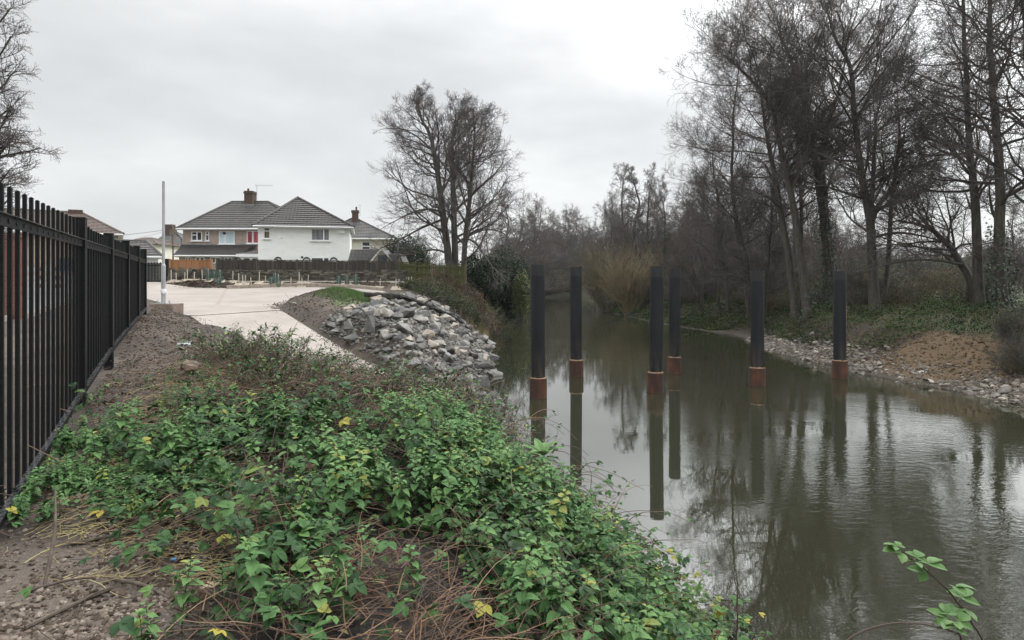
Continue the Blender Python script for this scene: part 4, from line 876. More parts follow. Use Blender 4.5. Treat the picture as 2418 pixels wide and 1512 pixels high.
# ------------------------------------------------------------------ trees
def grow(R_,st,dr,ln,ns,jit,trop):
    n=len(st); p=np.zeros((n,ns+1,3)); p[:,0]=st; d=dr.copy()
    for i in range(ns):
        d=d+R_.normal(0,jit,(n,3))+np.asarray(trop)*np.ones((n,1)); d/=np.linalg.norm(d,axis=1,keepdims=True); p[:,i+1]=p[:,i]+d*(ln/ns)[:,None]
    return p
def kids(R_,pts,rad,per,t0,t1,a0,a1,lf,rf,base_len,plane=0.0):
    n,m,_=pts.shape; N=n*per; pi=np.repeat(np.arange(n),per)
    t=(np.tile(np.arange(per),n)+R_.uniform(0,1,N))/per; t=t0+(t1-t0)*t
    f=t*(m-1); i=np.minimum(f.astype(int),m-2); u=(f-i)[:,None]
    a=pts[pi,i]; b=pts[pi,i+1]; s=a*(1-u)+b*u; tg=b-a; tg/=np.linalg.norm(tg,axis=1,keepdims=True)+1e-9
    rnd=R_.normal(size=(N,3)); rnd[:,2]*=(1-plane); rnd-=tg*np.sum(rnd*tg,1,keepdims=True); rnd/=np.linalg.norm(rnd,axis=1,keepdims=True)+1e-9
    an=R_.uniform(a0,a1,N)[:,None]; d=tg*np.cos(an)+rnd*np.sin(an)
    ln=base_len[pi]*lf(t)*R_.uniform(.7,1.3,N); rr=(rad[pi,i]*(1-u[:,0])+rad[pi,i+1]*u[:,0])*rf
    return s,d,ln,rr,t
def taper(r0,n,end): return r0[:,None]*np.linspace(1,end,n)[None]
mbark,t,b=nt('bark'); v=coords(t,(1,1,.22)); f=noise(t,v,9,8,.7); f2=noise(t,coords(t),.8,4)
c=ramp(t,f,[(.3,(.018,.015,.012)),(.7,(.085,.073,.060))]); c=mix(t,ramp(t,f2,[(.5,(0,)*3),(.65,(.55,)*3)]),c,(.05,.058,.028)); t.links.new(c,b.inputs['Base Color']); b.inputs['Roughness'].default_value=.9; bump(t,b,f,.8,.04)
mtwig=simple('twig_bark',(.05,.042,.040),(.10,.084,.078),.6,.85,0); mtwigr=simple('red_twig_bark',(.052,.043,.038),(.098,.080,.070),.5,.85,0)
mwillow=simple('yellow_twig_bark',(.10,.078,.040),(.17,.135,.070),.7,.8,0); mtan=simple('tan_twig_bark',(.10,.078,.045),(.17,.135,.08),.6,.85,0)
mivy=tinted('ivy_leaves',[(0,(.008,.018,.008)),(.5,(.02,.045,.017)),(1,(.05,.09,.032))],.4,.05,.5,15)
TET=np.array([[0,0,1],[.94,0,-.33],[-.47,.82,-.33],[-.47,-.82,-.33]]); TETF=np.array([[0,1,2],[0,2,3],[0,3,1],[1,3,2]])
QL=np.array([[-.0,0,0],[.42,.45,.08],[0,1,-.08],[-.42,.45,.08]]); QLF=[np.array([[0,1,2,3]])]
def spl(pts,n,R_,jit):
    pts=np.array(pts,float); u=np.linspace(0,1,len(pts)); tt=np.linspace(0,1,n); p=np.stack([np.interp(tt,u,pts[:,j]) for j in range(3)],-1)
    for _ in range(3): p[1:-1]=.25*p[:-2]+.5*p[1:-1]+.25*p[2:]
    p[1:]+=np.cumsum(R_.normal(0,jit,(n-1,3))*np.array([1,1,.2]),0)*np.linspace(.3,1,n-1)[:,None]; return p
def tree(name,label,stems,L0,seed,cat='tree',group=None,nl=30,t0=.25,shape='cone',root=None,dens=(9,7,5),mats=None,ivy=None,cones=.5,twr=1.0,droop=0.0,limbs=(),up=.05,ang=(.75,1.35)):
    R_=np.random.default_rng(seed); mats=mats or (mbark,mtwig)
    P0=np.array(stems[0][0][0],float); r=empty(name,P0,0,label,cat,group)
    gt=Geo(); gc=Geo(); allp=[]; allr=[]; gi=Geo()
    sf={'cone':lambda t:1.15-.85*((t-t0)/(1-t0)),'round':lambda t:.55+.75*np.sin(np.pi*np.clip((t-t0)/(1-t0)*.8+.12,0,1)),'top':lambda t:.5+.6*np.sin(np.pi*np.clip((t-t0)/(1-t0)*.75+.2,0,1))}[shape]
    for (pts,ra,rb) in stems:
        n=26; p=spl(pts,n,R_,.035); tt=np.linspace(0,1,n); rr=ra*(1-tt)**.9+rb*tt**.7; rr[:3]*=np.array([1.3,1.12,1.04]); tubes(gt,p-P0,rr,9); allp.append(p); allr.append(rr)
        if ivy:
            h0,h1,ni=ivy; z0=pts[0][2]; k_=R_.integers(0,n-1,ni*3); u=R_.uniform(0,1,ni*3)[:,None]; c_=p[k_]*(1-u)+p[k_+1]*u; keep=(c_[:,2]-z0<h1*R_.uniform(.75,1,ni*3))&(c_[:,2]-z0>h0); c_=c_[keep][:ni]; rr_=rr[k_][keep][:ni]; m_=len(c_); th=R_.uniform(0,6.28,m_); ex=np.abs(R_.normal(0,.16,m_))*(1+.8*vn(c_[:,2]*1.5,th,seed)); q=c_-P0+np.c_[np.cos(th)*(rr_+.03+ex),np.sin(th)*(rr_+.03+ex),R_.normal(0,.1,m_)]
            scatter(gi,QL,QLF,q,th-1.57+R_.normal(0,.5,m_),R_.uniform(-1.2,-.2,m_),R_.normal(0,.4,m_),R_.uniform(.07,.14,m_),t=R_.beta(2,2.5,m_))
    S0=np.stack(allp); SR=np.stack(allr); cen=S0.mean(0)
    s,d,ln,rr,t_=kids(R_,S0,SR,nl,t0,.985,ang[0],ang[1],sf,.42,np.full(len(S0),L0),.35)
    if len(S0)>1:
        ctr=S0[:,13].mean(0); o_=s-ctr; o_[:,2]=0; o_/=np.linalg.norm(o_,axis=1,keepdims=True)+.3; d+=o_*.55; d/=np.linalg.norm(d,axis=1,keepdims=True)
    rr=np.clip(rr,.018,.09)
    top=(t_>.8)[:,None]; d=np.where(top,d+np.array([0,0,.8]),d); d/=np.linalg.norm(d,axis=1,keepdims=True)
    l1=grow(R_,s,d,ln,9,.13,(0,0,up-droop)); r1=taper(rr,10,.22); tubes(gt,l1-P0,r1,5)
    for (lp,ra,rb) in limbs:
        p=spl(lp,10,R_,.04); q=np.linspace(ra,rb,10); tubes(gt,p-P0,q,6); l1=np.concatenate([l1,p[None]]); r1=np.concatenate([r1,q[None]]); ln=np.append(ln,np.linalg.norm(p[-1]-p[0]))
    s,d,l,rr,_=kids(R_,l1,r1,dens[0],.15,1.0,.45,1.1,lambda t:.50*(1.15-.8*t),.6,ln,.25)
    l=np.maximum(l,.35); l2=grow(R_,s,d,l,5,.16,(0,0,.05)); r2=taper(np.clip(rr,.009,.03)*twr,6,.45); tubes(gc,l2-P0,r2,3)
    s,d,l3l,rr,_=kids(R_,l2,r2,dens[1],.2,1.0,.5,1.1,lambda t:.50*(1.2-.6*t),.65,l,.1)
    l3l=np.clip(l3l,.25,1.1); l3=grow(R_,s,d,l3l,3,.2,(0,0,.06)); r3=taper(np.clip(rr,.0065,.012)*twr,4,.6); tubes(gc,l3-P0,r3,3)
    if dens[2]:
        s,d,l4l,rr,_=kids(R_,l3,r3,dens[2],.2,1.0,.5,1.1,lambda t:.55+0*t,.7,l3l); l4l=np.clip(l4l,.12,.5)
        l4=grow(R_,s,d,l4l,1,.2,(0,0,.1)); tubes(gc,l4-P0,taper(np.full(len(s),.0052)*twr,2,.6),3)
        e=l4[:,-1]
    else: e=l3[:,-1]
    if cones:
        e=e[R_.random(len(e))<cones]; m_=len(e); scatter(gc,TET,[TETF],e-P0+R_.normal(0,.03,(m_,3)),R_.uniform(0,6,m_),R_.uniform(0,6,m_),R_.uniform(0,6,m_),R_.uniform(.010,.021,m_)*twr)
    gt.build('trunk',mats[0],r,smooth=True); gc.build('crown',mats[1],r)
    if ivy: gi.build('ivy',mivy,r)
    return r
def PD(pts,d,dd=0.0):   # trunk lines, each with a little of its own depth
    return [P(x,y,d+dd*i/len(pts)) for i,(x,y) in enumerate(pts)]
def based(pts,d,dd=0.0):
    p=PD(pts,d,dd); p[0][2]=hz(p[0][0],p[0][1])-.15; return p
# three-stemmed alder by the board fence
tree('alder_tree','tall three stemmed bare alder by the end of the mossy board fence',[(based([(1068,650),(1055,580),(1040,480),(1030,400),(1022,330),(1002,285),(990,245)],45,.8),.30,.03),(based([(1076,650),(1074,560),(1070,440),(1066,350),(1067,310),(1073,260)],45.3,1.5),.27,.03),(based([(1093,650),(1098,580),(1107,480),(1112,400),(1118,345),(1122,295)],44.7,-1.5),.22,.03)],4.8,3,nl=32,t0=.14,dens=(9,7,5),cones=.55,limbs=[
 (PD([(1058,600),(1030,585),(985,600),(950,605)],45,-2),.09,.03),(PD([(1045,500),(1000,490),(950,510),(900,540)],45,-1),.10,.02),(PD([(1040,520),(990,540),(930,575),(890,590)],45,1),.09,.02),(PD([(1100,560),(1140,540),(1180,545),(1205,565)],44.7,-1),.09,.02),(PD([(1026,360),(985,320),(940,300),(895,305)],45.3,.5),.08,.02)],twr=1.05)
# the big clump on the right bank
def rt(name,label,pts,d,r0,seed,L0,dd=1.5,**kw): return tree(name,label,[(based(pts,d,dd),r0*.85,.025)],L0,seed,dens=(9,8,5),twr=.95,cones=.45,**kw)
rt('alder_tree','leaning alder at the left edge of the big clump',[(1880,735),(1868,640),(1842,457),(1822,346),(1802,264),(1790,150)],34,.23,11,3.62,nl=34,t0=.3,shape='round')
rt('alder_tree','alder in the big clump whose trunk bows over to the left at the top',[(1908,740),(1898,661),(1873,473),(1847,356),(1817,229),(1750,168),(1715,130)],33,.27,12,3.75,nl=36,t0=.3,shape='round',ivy=(0,2.5,500))
rt('alder_tree','ivy wrapped alder in the middle of the big clump',[(1962,742),(1954,635),(1934,457),(1903,305),(1878,188),(1835,100),(1820,60)],34.5,.31,13,3.88,nl=38,t0=.32,shape='round',ivy=(0,7.5,2200))
rt('alder_tree','upright alder between the ivy wrapped trunk and the forked pair',[(1972,740),(1964,600),(1944,386),(1957,285),(1990,213),(2010,120)],36,.24,14,3.62,nl=34,t0=.35,shape='round')
rt('alder_tree','tallest forked alder with greenish trunk leaning left, right half of the big clump',[(2066,745),(2061,640),(2056,508),(2035,427),(2015,280),(2005,152),(1960,91),(1934,5)],31,.30,15,3.88,nl=40,t0=.3,shape='round')
rt('alder_tree','broad low branched alder right of the tallest forked alder',[(2070,745),(2062,600),(2061,483),(2063,380),(2066,285),(2075,190)],31.6,.22,16,4.12,nl=34,t0=.28,shape='round',limbs=[(PD([(2062,500),(2110,440),(2160,395),(2200,380)],31.6,1),.11,.03),(PD([(2064,560),(2120,545),(2190,560),(2235,575)],31.6,-1),.09,.02)])
rt('alder_tree','thin straight alder deep inside the big clump',[(1900,715),(1893,600),(1890,450),(1878,330),(1880,240)],40,.2,17,3.25,nl=30,t0=.35,shape='round')
rt('alder_tree','outermost left alder of the big clump, its crown leaning over the river',[(1772,728),(1756,640),(1735,520),(1722,400),(1728,280),(1745,150)],41,.21,24,3.3,nl=32,t0=.28,shape='round')
rt('alder_tree','slim alder crossing behind the forked alder toward the sky gap',[(2085,742),(2095,640),(2100,500),(2118,380),(2125,280),(2120,200)],35,.18,25,2.9,nl=28,t0=.35,shape='round')
tree('leaning_tree','low leaning tree stretching its bare limbs to the left across the far roofs',[(based([(2310,745),(2290,655),(2245,590),(2209,549),(2160,529),(2110,520)],29.5,1),.2,.03)],3.0,18,nl=22,t0=.25,shape='top',limbs=[(PD([(2270,625),(2200,610),(2120,615),(2040,640)],29.5,1),.08,.02),(PD([(2240,590),(2180,585),(2100,575),(2030,590)],29.5,-.5),.07,.015)],ang=(.5,1.2))
rt('alder_tree','tall single trunked alder left of the rightmost ivy trunk',[(2322,765),(2310,690),(2300,457),(2285,381),(2280,203),(2275,0),(2270,-110)],28,.27,19,3.25,nl=38,t0=.3,shape='round')
rt('alder_tree','tall straight alder with ivy covered lower trunk near the right picture edge',[(2375,765),(2364,690),(2360,508),(2351,280),(2336,127),(2331,0),(2328,-120)],27,.31,20,3.50,nl=38,t0=.3,shape='round',ivy=(0,4.6,1600))
rt('alder_tree','alder trunk cut by the right picture edge',[(2470,760),(2455,600),(2440,380),(2425,200),(2412,60),(2405,-80)],26,.26,21,3.50,nl=34,t0=.25,shape='round')
tree('alder_tree','tree with low limb reaching left over the bank, left of the big clump',[(based([(1722,705),(1715,640),(1700,560),(1690,450),(1680,360)],44,1),.17,.02)],3.2,22,nl=26,t0=.15,shape='round',limbs=[(PD([(1800,640),(1750,648),(1690,640),(1640,615)],40,1),.07,.02),(PD([(1712,620),(1680,600),(1640,560),(1600,560)],44,-1),.07,.02)])
tree('alder_tree','small twin stemmed tree with curved trunk standing behind the open water pile',[(based([(1790,730),(1775,640),(1748,540),(1735,470)],38,1),.15,.02),(based([(1800,730),(1812,640),(1820,540),(1815,440)],38.4,1),.13,.02)],2.6,23,nl=22,t0=.2,shape='round')
# tree cut by the left picture edge
tree('alder_tree','bare tree reaching in from the left picture edge above the railings',[([np.array([-17.3,19.5,hz(-17.3,19.5)-.2]),np.array([-17.1,19.5,6]),np.array([-17.0,19.4,10]),np.array([-17.0,19.3,14]),np.array([-17.0,19.2,18.5])],.3,.03)],1.75,31,limbs=[(PD([(-90,y0),(-30,y0-20),(30,y1-10),(x1,y1)],19.3,dd_),.05,.008) for y0,y1,x1,dd_ in ((560,470,45,.4),(500,400,50,-.5),(420,330,34,.6),(380,250,30,-.3),(270,170,32,.3),(200,90,20,-.4),(120,20,10,.2),(470,440,20,1.0),(330,300,20,-.9))],nl=46,t0=.1,shape='round',droop=.0,cones=.6,dens=(9,7,4),ang=(.8,1.3))
# copies for the wood in the distance
protos=[]
for i_,(hh,L0,sh,kw) in enumerate(((13,2.9,'round',{}),(12,2.6,'cone',{}),(13,2.2,'top',dict(ivy=(0,8.5,2600))),(12,3.0,'round',dict(mats=(mbark,mtwigr))))):
    R_=np.random.default_rng(50+i_); pts=[np.array([R_.normal(0,.15)*q,R_.normal(0,.15)*q,hh*q/4.]) for q in range(5)]
    st=[(pts,.24,.02)]
    if i_ in (0,3): st.append(([pts[0]+[.1,.2,0],pts[1]+[.9,.5,-.4],pts[2]+[1.4,.8,-.8],pts[3]+[1.6,.7,-1.2]],.17,.02))
    protos.append(tree('woodland_tree','x',st,L0,60+i_,nl=24 if len(st)==1 else 16,t0=.2,shape=sh,dens=(8,7,4),twr=1.45,cones=.5,**kw))
WOOD=[(1503,385,74,1,'tall pale bare tree behind the yellow willow'),(1478,400,79,0,'wide forked bare tree standing over the yellow willow'),(1531,395,71,2,'ivy clad tree right behind the yellow willow'),(1569,425,68,2,'darker ivy clad tree behind the close pair of piles'),
(1440,470,100,3,'rounded tree closing the river bend beyond the willow'),(1405,500,113,0,None),(1365,510,128,1,None),(1335,525,140,3,None),(1300,545,150,0,None),(1322,540,120,3,None),(1385,520,150,3,None),(1350,560,112,2,None),
(1236,478,76,1,'conical bare tree beyond the dark evergreen bush'),(1170,560,82,3,None),(1200,545,95,0,None),(1262,560,104,3,None),(1130,575,70,0,None),(1215,560,62,3,None),(1285,580,92,1,None),
(1612,445,82,3,None),(1650,400,62,0,'broad brown tree at the left shoulder of the big clump'),(1690,440,56,3,None),(1740,470,60,0,None),(1790,430,64,3,None),(1840,450,70,1,None),(1900,470,66,0,None),(1960,500,72,3,None),(2010,540,64,0,None),(2400,480,52,0,None),(2440,420,46,0,None),(1660,520,47,3,None),(1590,500,95,0,None),(1545,470,110,3,None),(1465,500,88,3,None),(1630,480,72,2,None),(1710,500,80,1,None),
(1625,470,66,3,None),(1665,450,52,1,None),(1715,520,66,3,None),(1760,500,50,3,None),(1810,520,46,3,None),(1845,500,58,0,None),(1880,520,48,3,None),(1930,530,55,3,None),(1975,540,60,3,None),(1605,540,60,3,None),(1570,520,84,3,None),(1520,530,96,3,None),(1485,540,100,3,None),(1425,530,118,3,None),(1640,560,50,1,None),(1700,560,45,3,None),(1745,540,44,1,None),(1320,560,132,3,None),(1345,575,125,0,None),(1375,570,135,3,None),(1395,560,142,3,None),(1305,575,118,3,None),(1330,585,110,3,None),(1275,560,88,3,None),(1250,590,72,3,None),(1180,590,64,0,None),(1770,480,58,3,None),(1830,500,62,3,None),(1870,490,68,0,None),(1900,510,60,3,None),(1940,500,64,3,None),(1985,510,58,3,None),(2020,530,66,3,None),(2060,545,62,3,None),(1725,500,72,1,None),(1690,490,76,3,None),(1800,540,55,3,None),(1925,545,58,0,None),(1650,520,68,3,None),(1600,525,78,3,None),(1000,560,70,3,'small bare tree behind the mossy board fence'),(960,575,85,0,None),(1040,575,78,0,None)]
used=set()
for _ in range(46):
    WOOD.append((float(random.uniform(1420,2060) if random.random()<.8 else random.uniform(2060,2460)),float(random.uniform(565,625)),float(random.uniform(70,150)),3 if random.random()<.6 else 0,None))
for _ in range(26):
    WOOD.append((float(random.uniform(1285,1430)),float(random.uniform(545,600)),float(random.uniform(128,165)),3 if random.random()<.6 else 0,None))
for _ in range(24):
    WOOD.append((float(random.uniform(1290,1690)),float(random.uniform(500,560)),float(random.uniform(84,145)),random.choice([0,1,3,3]),None))
R5=np.random.default_rng(5)
for (px,py,d,k_,lab) in WOOD:
    o=protos[k_] if k_ not in used else copy_tree(protos[k_]); used.add(k_)
    x=(px-1209)*K*d; zb=max(hz(x,d),.5)-.2; zt=HC-(py-655)*K*d; s_=(zt-zb)/((13,12,13,12)[k_]*1.06); ww=s_*R5.uniform(.85,1.1)
    if x>float(xL(d))-.5 and x<float(xR(d))+.5: x=float(xR(d))+1.5 if px>(1400 if d<118 else 1900) else float(xL(d))-1.2; 
    o.location=(x,d,max(hz(x,d),.6)-.2); o.scale=(ww,ww,s_); o.rotation_euler=(0,0,R5.uniform(0,6.28))
    if lab: tag(o,lab,'tree',None); 
    else: tag(o,'bare brown woodland tree among the wood lining the river banks in the distance','tree','trees of the distant riverside wood')
    if lab and 'group' in o: del o['group']
# ------------------------------------------------------------------ shrubs
def shrub(name,label,base,spread,h,n,seed,mat,dens=(7,5),leaf=None,lm=None,r0=.02,lean=(0,0),group=None,cat='shrub',lsize=(.05,.09),open_=.75,twr=1.,lt=(2,2)):
    R_=np.random.default_rng(seed); B=np.array(base,float); r=empty(name,B,0,label,cat,group)
    th=R_.uniform(0,6.28,n); rad=np.sqrt(R_.uniform(0,1,n))*spread*.25; s=np.c_[rad*np.cos(th),rad*np.sin(th),np.zeros(n)]
    if lm is not None or True:
        zz=H(B[0]+s[:,0],B[1]+s[:,1])-B[2]; s[:,2]=zz-.05
    o=R_.uniform(0,open_,n); d=np.c_[np.cos(th)*o+lean[0],np.sin(th)*o+lean[1],np.ones(n)]; d/=np.linalg.norm(d,axis=1,keepdims=True)
    ln=h*R_.uniform(.6,1.1,n); l0=grow(R_,s,d,ln,7,.09,(0,0,.03)); rr=taper(np.full(n,r0)*R_.uniform(.6,1.3,n),8,.25); g=Geo(); tubes(g,l0,rr,4)
    s1,d1,l1,q1,_=kids(R_,l0,rr,dens[0],.2,1,.3,.8,lambda t:.38*(1.3-.7*t),.55,ln); a1=grow(R_,s1,d1,l1,4,.14,(0,0,.08)); r1=taper(np.clip(q1,.005,.02)*twr,5,.5); tubes(g,a1,r1,3)
    s2,d2,l2,q2,_=kids(R_,a1,r1,dens[1],.2,1,.3,.9,lambda t:.45+0*t,.7,l1); a2=grow(R_,s2,d2,np.clip(l2,.12,.9),2,.15,(0,0,.08)); r2=taper(np.clip(q2,.004,.009)*twr,3,.6); tubes(g,a2,r2,3)
    g.build('stems',mat,r)
    if leaf:
        e=a2.reshape(-1,3); e=e[R_.random(len(e))<leaf]; m_=len(e); g=Geo(); e=e+R_.normal(0,.04,(m_,3)); scatter(g,QL,QLF,e,R_.uniform(0,6.28,m_),R_.normal(-.4,.5,m_),R_.normal(0,.5,m_),R_.uniform(*lsize,m_),t=R_.beta(*lt,m_)); g.build('leaves',lm,r)
    return r
mleafd=tinted('dark_evergreen_leaves',[(0,(.006,.013,.006)),(.6,(.016,.033,.012)),(1,(.04,.07,.022))],.6,.08,.2,12)
mleafy=tinted('yellow_green_leaves',[(0,(.03,.05,.015)),(.6,(.09,.12,.03)),(1,(.2,.19,.05))],.5,.1,.4,12)
mleafb=tinted('russet_leaves',[(0,(.025,.013,.007)),(.5,(.07,.034,.016)),(.8,(.11,.06,.025)),(1,(.17,.15,.05))],.7,.1,.3,12)
mleafm=tinted('ground_leaves',[(0,(.012,.024,.010)),(.4,(.034,.062,.020)),(.7,(.080,.105,.030)),(.88,(.14,.14,.045)),(1,(.15,.095,.04))],.65,.08,.1,12)
wx,wy=P(1490,740,59)[0],59.; shrub('willow','yellow stemmed willow fanning out over the water on the right bank',(wx,wy,max(hz(wx,wy),.15)),2.6,5.4,62,201,mwillow,(9,6),r0=.04,open_=.62,twr=1.5,cat='willow')
wx=P(1440,700,66)[0]; shrub('willow','duller olive willow directly behind the yellow one, leaning left',(wx,66,max(hz(wx,66),.3)),3.5,6.8,50,202,simple('olive_twig_bark',(.065,.055,.032),(.115,.098,.055),.6,.85,0),(9,6),r0=.05,lean=(-.15,0),open_=.6,twr=1.6,cat='willow')
# left bank: dark evergreen and russet scrub
def leafblob(g,c,rad,n,size,R_,seed,lt=(2,2)):
    u=R_.normal(size=(n,3)); u/=np.linalg.norm(u,axis=1,keepdims=True); th=np.arctan2(u[:,1],u[:,0]); q=(.62+.75*vn(th*2.2+seed,u[:,2]*2.6,seed))*R_.uniform(.5,1,n)**.4; p=u*q[:,None]*np.array(rad)+np.array(c)
    scatter(g,QL,QLF,p,R_.uniform(0,6.28,n),R_.normal(-.5,.5,n),R_.normal(0,.5,n),R_.uniform(*size,n),t=np.clip(R_.beta(*lt,n)+.25*(vn(th*4,u[:,2]*5,seed+3)-.5),0,1))
R6=np.random.default_rng(6)
def evergreen(label,c,rad,n,size,seed,mat=mleafd,name='evergreen_bush'):
    gz=max(hz(c[0],c[1]),0); r=empty(name,(c[0],c[1],gz),0,label,'bush'); g=Geo(); o=np.array([0,0,c[2]-gz])
    leafblob(g,o,rad,n,size,R6,seed); 
    for q in range(6):
        th=R6.uniform(0,6.28); leafblob(g,o+np.array([np.cos(th)*rad[0]*.6,np.sin(th)*rad[1]*.6,R6.uniform(-.3,.6)*rad[2]]),np.array(rad)*R6.uniform(.35,.55),n//6,size,R6,seed+q+1)
    g.build('foliage',mat,r); g=Geo(); 
    for q in range(7): tubes(g,np.array([[R6.normal(0,.2),R6.normal(0,.2),-.2],[R6.normal(0,.4)*rad[0],R6.normal(0,.4)*rad[1],(c[2]-gz)*.6],[R6.normal(0,.6)*rad[0],R6.normal(0,.6)*rad[1],c[2]-gz+.3*rad[2]]]),np.array([.07,.05,.02]),5)
    g.build('stems',mbark,r); return r
evergreen('large dark evergreen bush overhanging the river behind the first pile',(P(1195,0,54)[0],54,3.0),(2.6,2.4,2.9),16000,(.09,.17),301)
evergreen('paler yellow green bush at the waterside edge of the dark evergreen',(P(1233,0,52)[0],51.6,2.1),(.85,.9,2.0),3600,(.07,.13),311,mleafy)
evergreen('dark laurel clump behind the small sheds',(P(955,0,64)[0],64,5.2),(2.6,2,2.6),7000,(.12,.2),321)
evergreen('low dark bush between the big alder and the evergreen bush',(P(1135,0,50)[0],50,3.4),(1.8,1.6,1.9),6500,(.09,.16),331)
for i_,(px,d,h_,sp,mat,lf,lm_,lab) in enumerate(((1045,38,.8,2.2,mtwigr,.30,mleafb,'russet leafed scrub in front of the mossy board fence'),(1090,41,1.25,2.4,mtwigr,.5,mleafb,'tall red brown scrub below the three stemmed alder'),(1150,45,1.5,2.2,mtwigr,.45,mleafm,'reddish scrub hanging over the waterline before the dark evergreen'),(1015,34.5,.8,1.6,mtwig,.3,mleafm,'low greenish scrub at the upper end of the log'),(1080,36.3,1.25,1.9,mtwig,.5,mleafm,'dull leafy scrub above the lower end of the log'),(1135,39.0,1.2,1.6,mtwigr,.30,mleafb,'orange brown grassy scrub at the water beside the log tip'),(985,36.5,.6,1.4,mtwig,.3,mleafm,'dull green scrub beside the right end of the kerb'),(1135,52,2.8,1.0,mwillow,0,None,'upright yellow stemmed shoots between big alder and dark bush'))):
    x=P(px,0,d)[0]; shrub('scrub',lab,(x,d,hz(x,d)),sp*2.4,h_,46,210+i_,mat,(7,5),lf,lm_,r0=.016,open_=1.0 if h_<2.5 else .3,twr=1.2,lsize=(.06,.11))
# right bank understorey
UN=[(1600,52),(1640,46),(1690,42),(1725,39),(1755,45),(1800,41),(1850,38),(1880,43),(1920,37),(1945,42),(1990,39),(2020,36),(2030,44),(2085,36),(2120,33),(2150,38),(2200,33),(2230,30),(2275,32),(2330,30),(2390,28),(2420,30),(1560,58),(1580,66),(1620,60),(1680,55),(1750,55),(1830,52),(1910,54),(1990,54),(2070,50),(2290,42),(2380,40),(1520,70),(1370,118),(1330,125),(1300,112),(1410,104),(1440,92),(1280,100),(1255,88),(1225,72),(1205,66)]
ps=[shrub('bramble_shrub','x',(40,60,2.4),3.2,2.3,60,240,mtwigr,(8,6),.10,mleafm,r0=.02,open_=1.2,twr=1.5),shrub('bramble_shrub','x',(40,60,2.4),2.8,2.6,55,241,mtwig,(8,6),.25,mleafm,r0=.02,open_=1.0,twr=1.5,lsize=(.06,.11)),shrub('bramble_shrub','x',(40,60,2.4),3.,2.0,50,242,mtan,(8,6),.2,mleafd,r0=.02,open_=1.2,twr=1.5,lsize=(.07,.12))]
used=set()
for _ in range(70): UN.append((random.uniform(1560,2440),random.uniform(40,85)))
for _ in range(30): UN.append((random.uniform(1270,1440),random.uniform(105,150)))
for _ in range(8): UN.append((random.uniform(1640,2440),random.uniform(32,42)))
UN+= [(2395,19.6),(2420,19.2),(2405,20.8),(2440,19.0)]
UN=[u_ for i_,u_ in enumerate(UN) if not (24.5<u_[1]<47 and i_%5<3)]
for i_,(px,d) in enumerate(UN):
    k_=int(R6.integers(3)); o=ps[k_] if k_ not in used else copy_tree(ps[k_]); used.add(k_); x=P(px,0,d)[0]
    if px>(1400 if d<118 else 1900): x=max(x,float(xR(d))+(1.7 if d<24.5 else 3.2 if d<45 else 1.4))
    else: x=min(x,float(xL(d))-.6)
    s_=R6.uniform(.8,1.25)*(.42 if d<24.5 else .62 if d<47 else 1.0 if d<60 else 1.7); o.location=(x,d,hz(x,d)-.05); o.scale=(s_,s_,s_*R6.uniform(.8,1.1)); o.rotation_euler=(0,0,R6.uniform(0,6.28)); tag(o,'brown twiggy bramble bush in the understorey between the riverside tree trunks','bush','bramble bushes under the riverside trees')
hd=empty('hedge',(P(2140,0,66)[0],66,2.3),0,'green hedge in front of the far slate roofs, seen through the alders','hedge')
g=Geo(); n_=9000; p=np.c_[R6.uniform(-7,7,n_),R6.uniform(-.8,.8,n_),R6.uniform(-.2,1,n_)**.8*3.0]; p=np.nan_to_num(p); p[:,2]*=.8+.35*vn(p[:,0]*.8,p[:,0]*0,8); scatter(g,QL,QLF,p,R6.uniform(0,6.28,n_),R6.normal(-.5,.5,n_),R6.normal(0,.5,n_),R6.uniform(.12,.22,n_),t=R6.beta(2,2,n_)); g.build('foliage',tinted('hedge_leaves',[(0,(.015,.035,.018)),(.6,(.04,.085,.04)),(1,(.08,.13,.06))],.5,.08,.4,12),hd)
# leaf litter and ivy covering the right bank
g=Geo(); n_=190000; yy=15+(72-15)*R6.uniform(0,1,n_)**1.35; q=1.0+14*R6.uniform(0,1,n_)**1.3; x=xRw(yy)+q; cl_=vn(x*.7,yy*.7,41); lim=np.interp(yy,[15,18.4,19.3,20.2,23.6,25,26.5,30,36,40,48,70],[1.2,1.3,1.9,3.0,3.0,1.4,1.1,1.0,.9,.4,.1,0]); kp=(q>lim+.9*(vn(x*1.3,yy*1.3,43)-.5))&(R6.random(n_)<.25+1.1*cl_); x,yy,cl_=x[kp],yy[kp],cl_[kp]; m_=len(x)
x=np.where(yy>38,x-np.minimum(.9,(yy-38)*.2),x)
hh=R6.uniform(0,1,m_)**1.5*(.12+1.1*np.clip(vn(x*.9,yy*.9,44)-.25,0,1)); 
scatter(g,QL,QLF,np.c_[x,yy,np.maximum(H(x,yy),.02)+.02+hh],R6.uniform(0,6.28,m_),R6.normal(-.3,.45,m_),R6.normal(0,.45,m_),R6.uniform(.05,.095,m_)*np.interp(yy,[15,70],[.9,1.9]),t=np.clip(R6.beta(2,2.6,m_)*.7+.5*(vn(x*.45,yy*.45,45)-.35),0,1))
tag(g.build('ground_cover',mleafm),'ivy and bramble ground cover on the right bank','ground cover',kind='stuff')
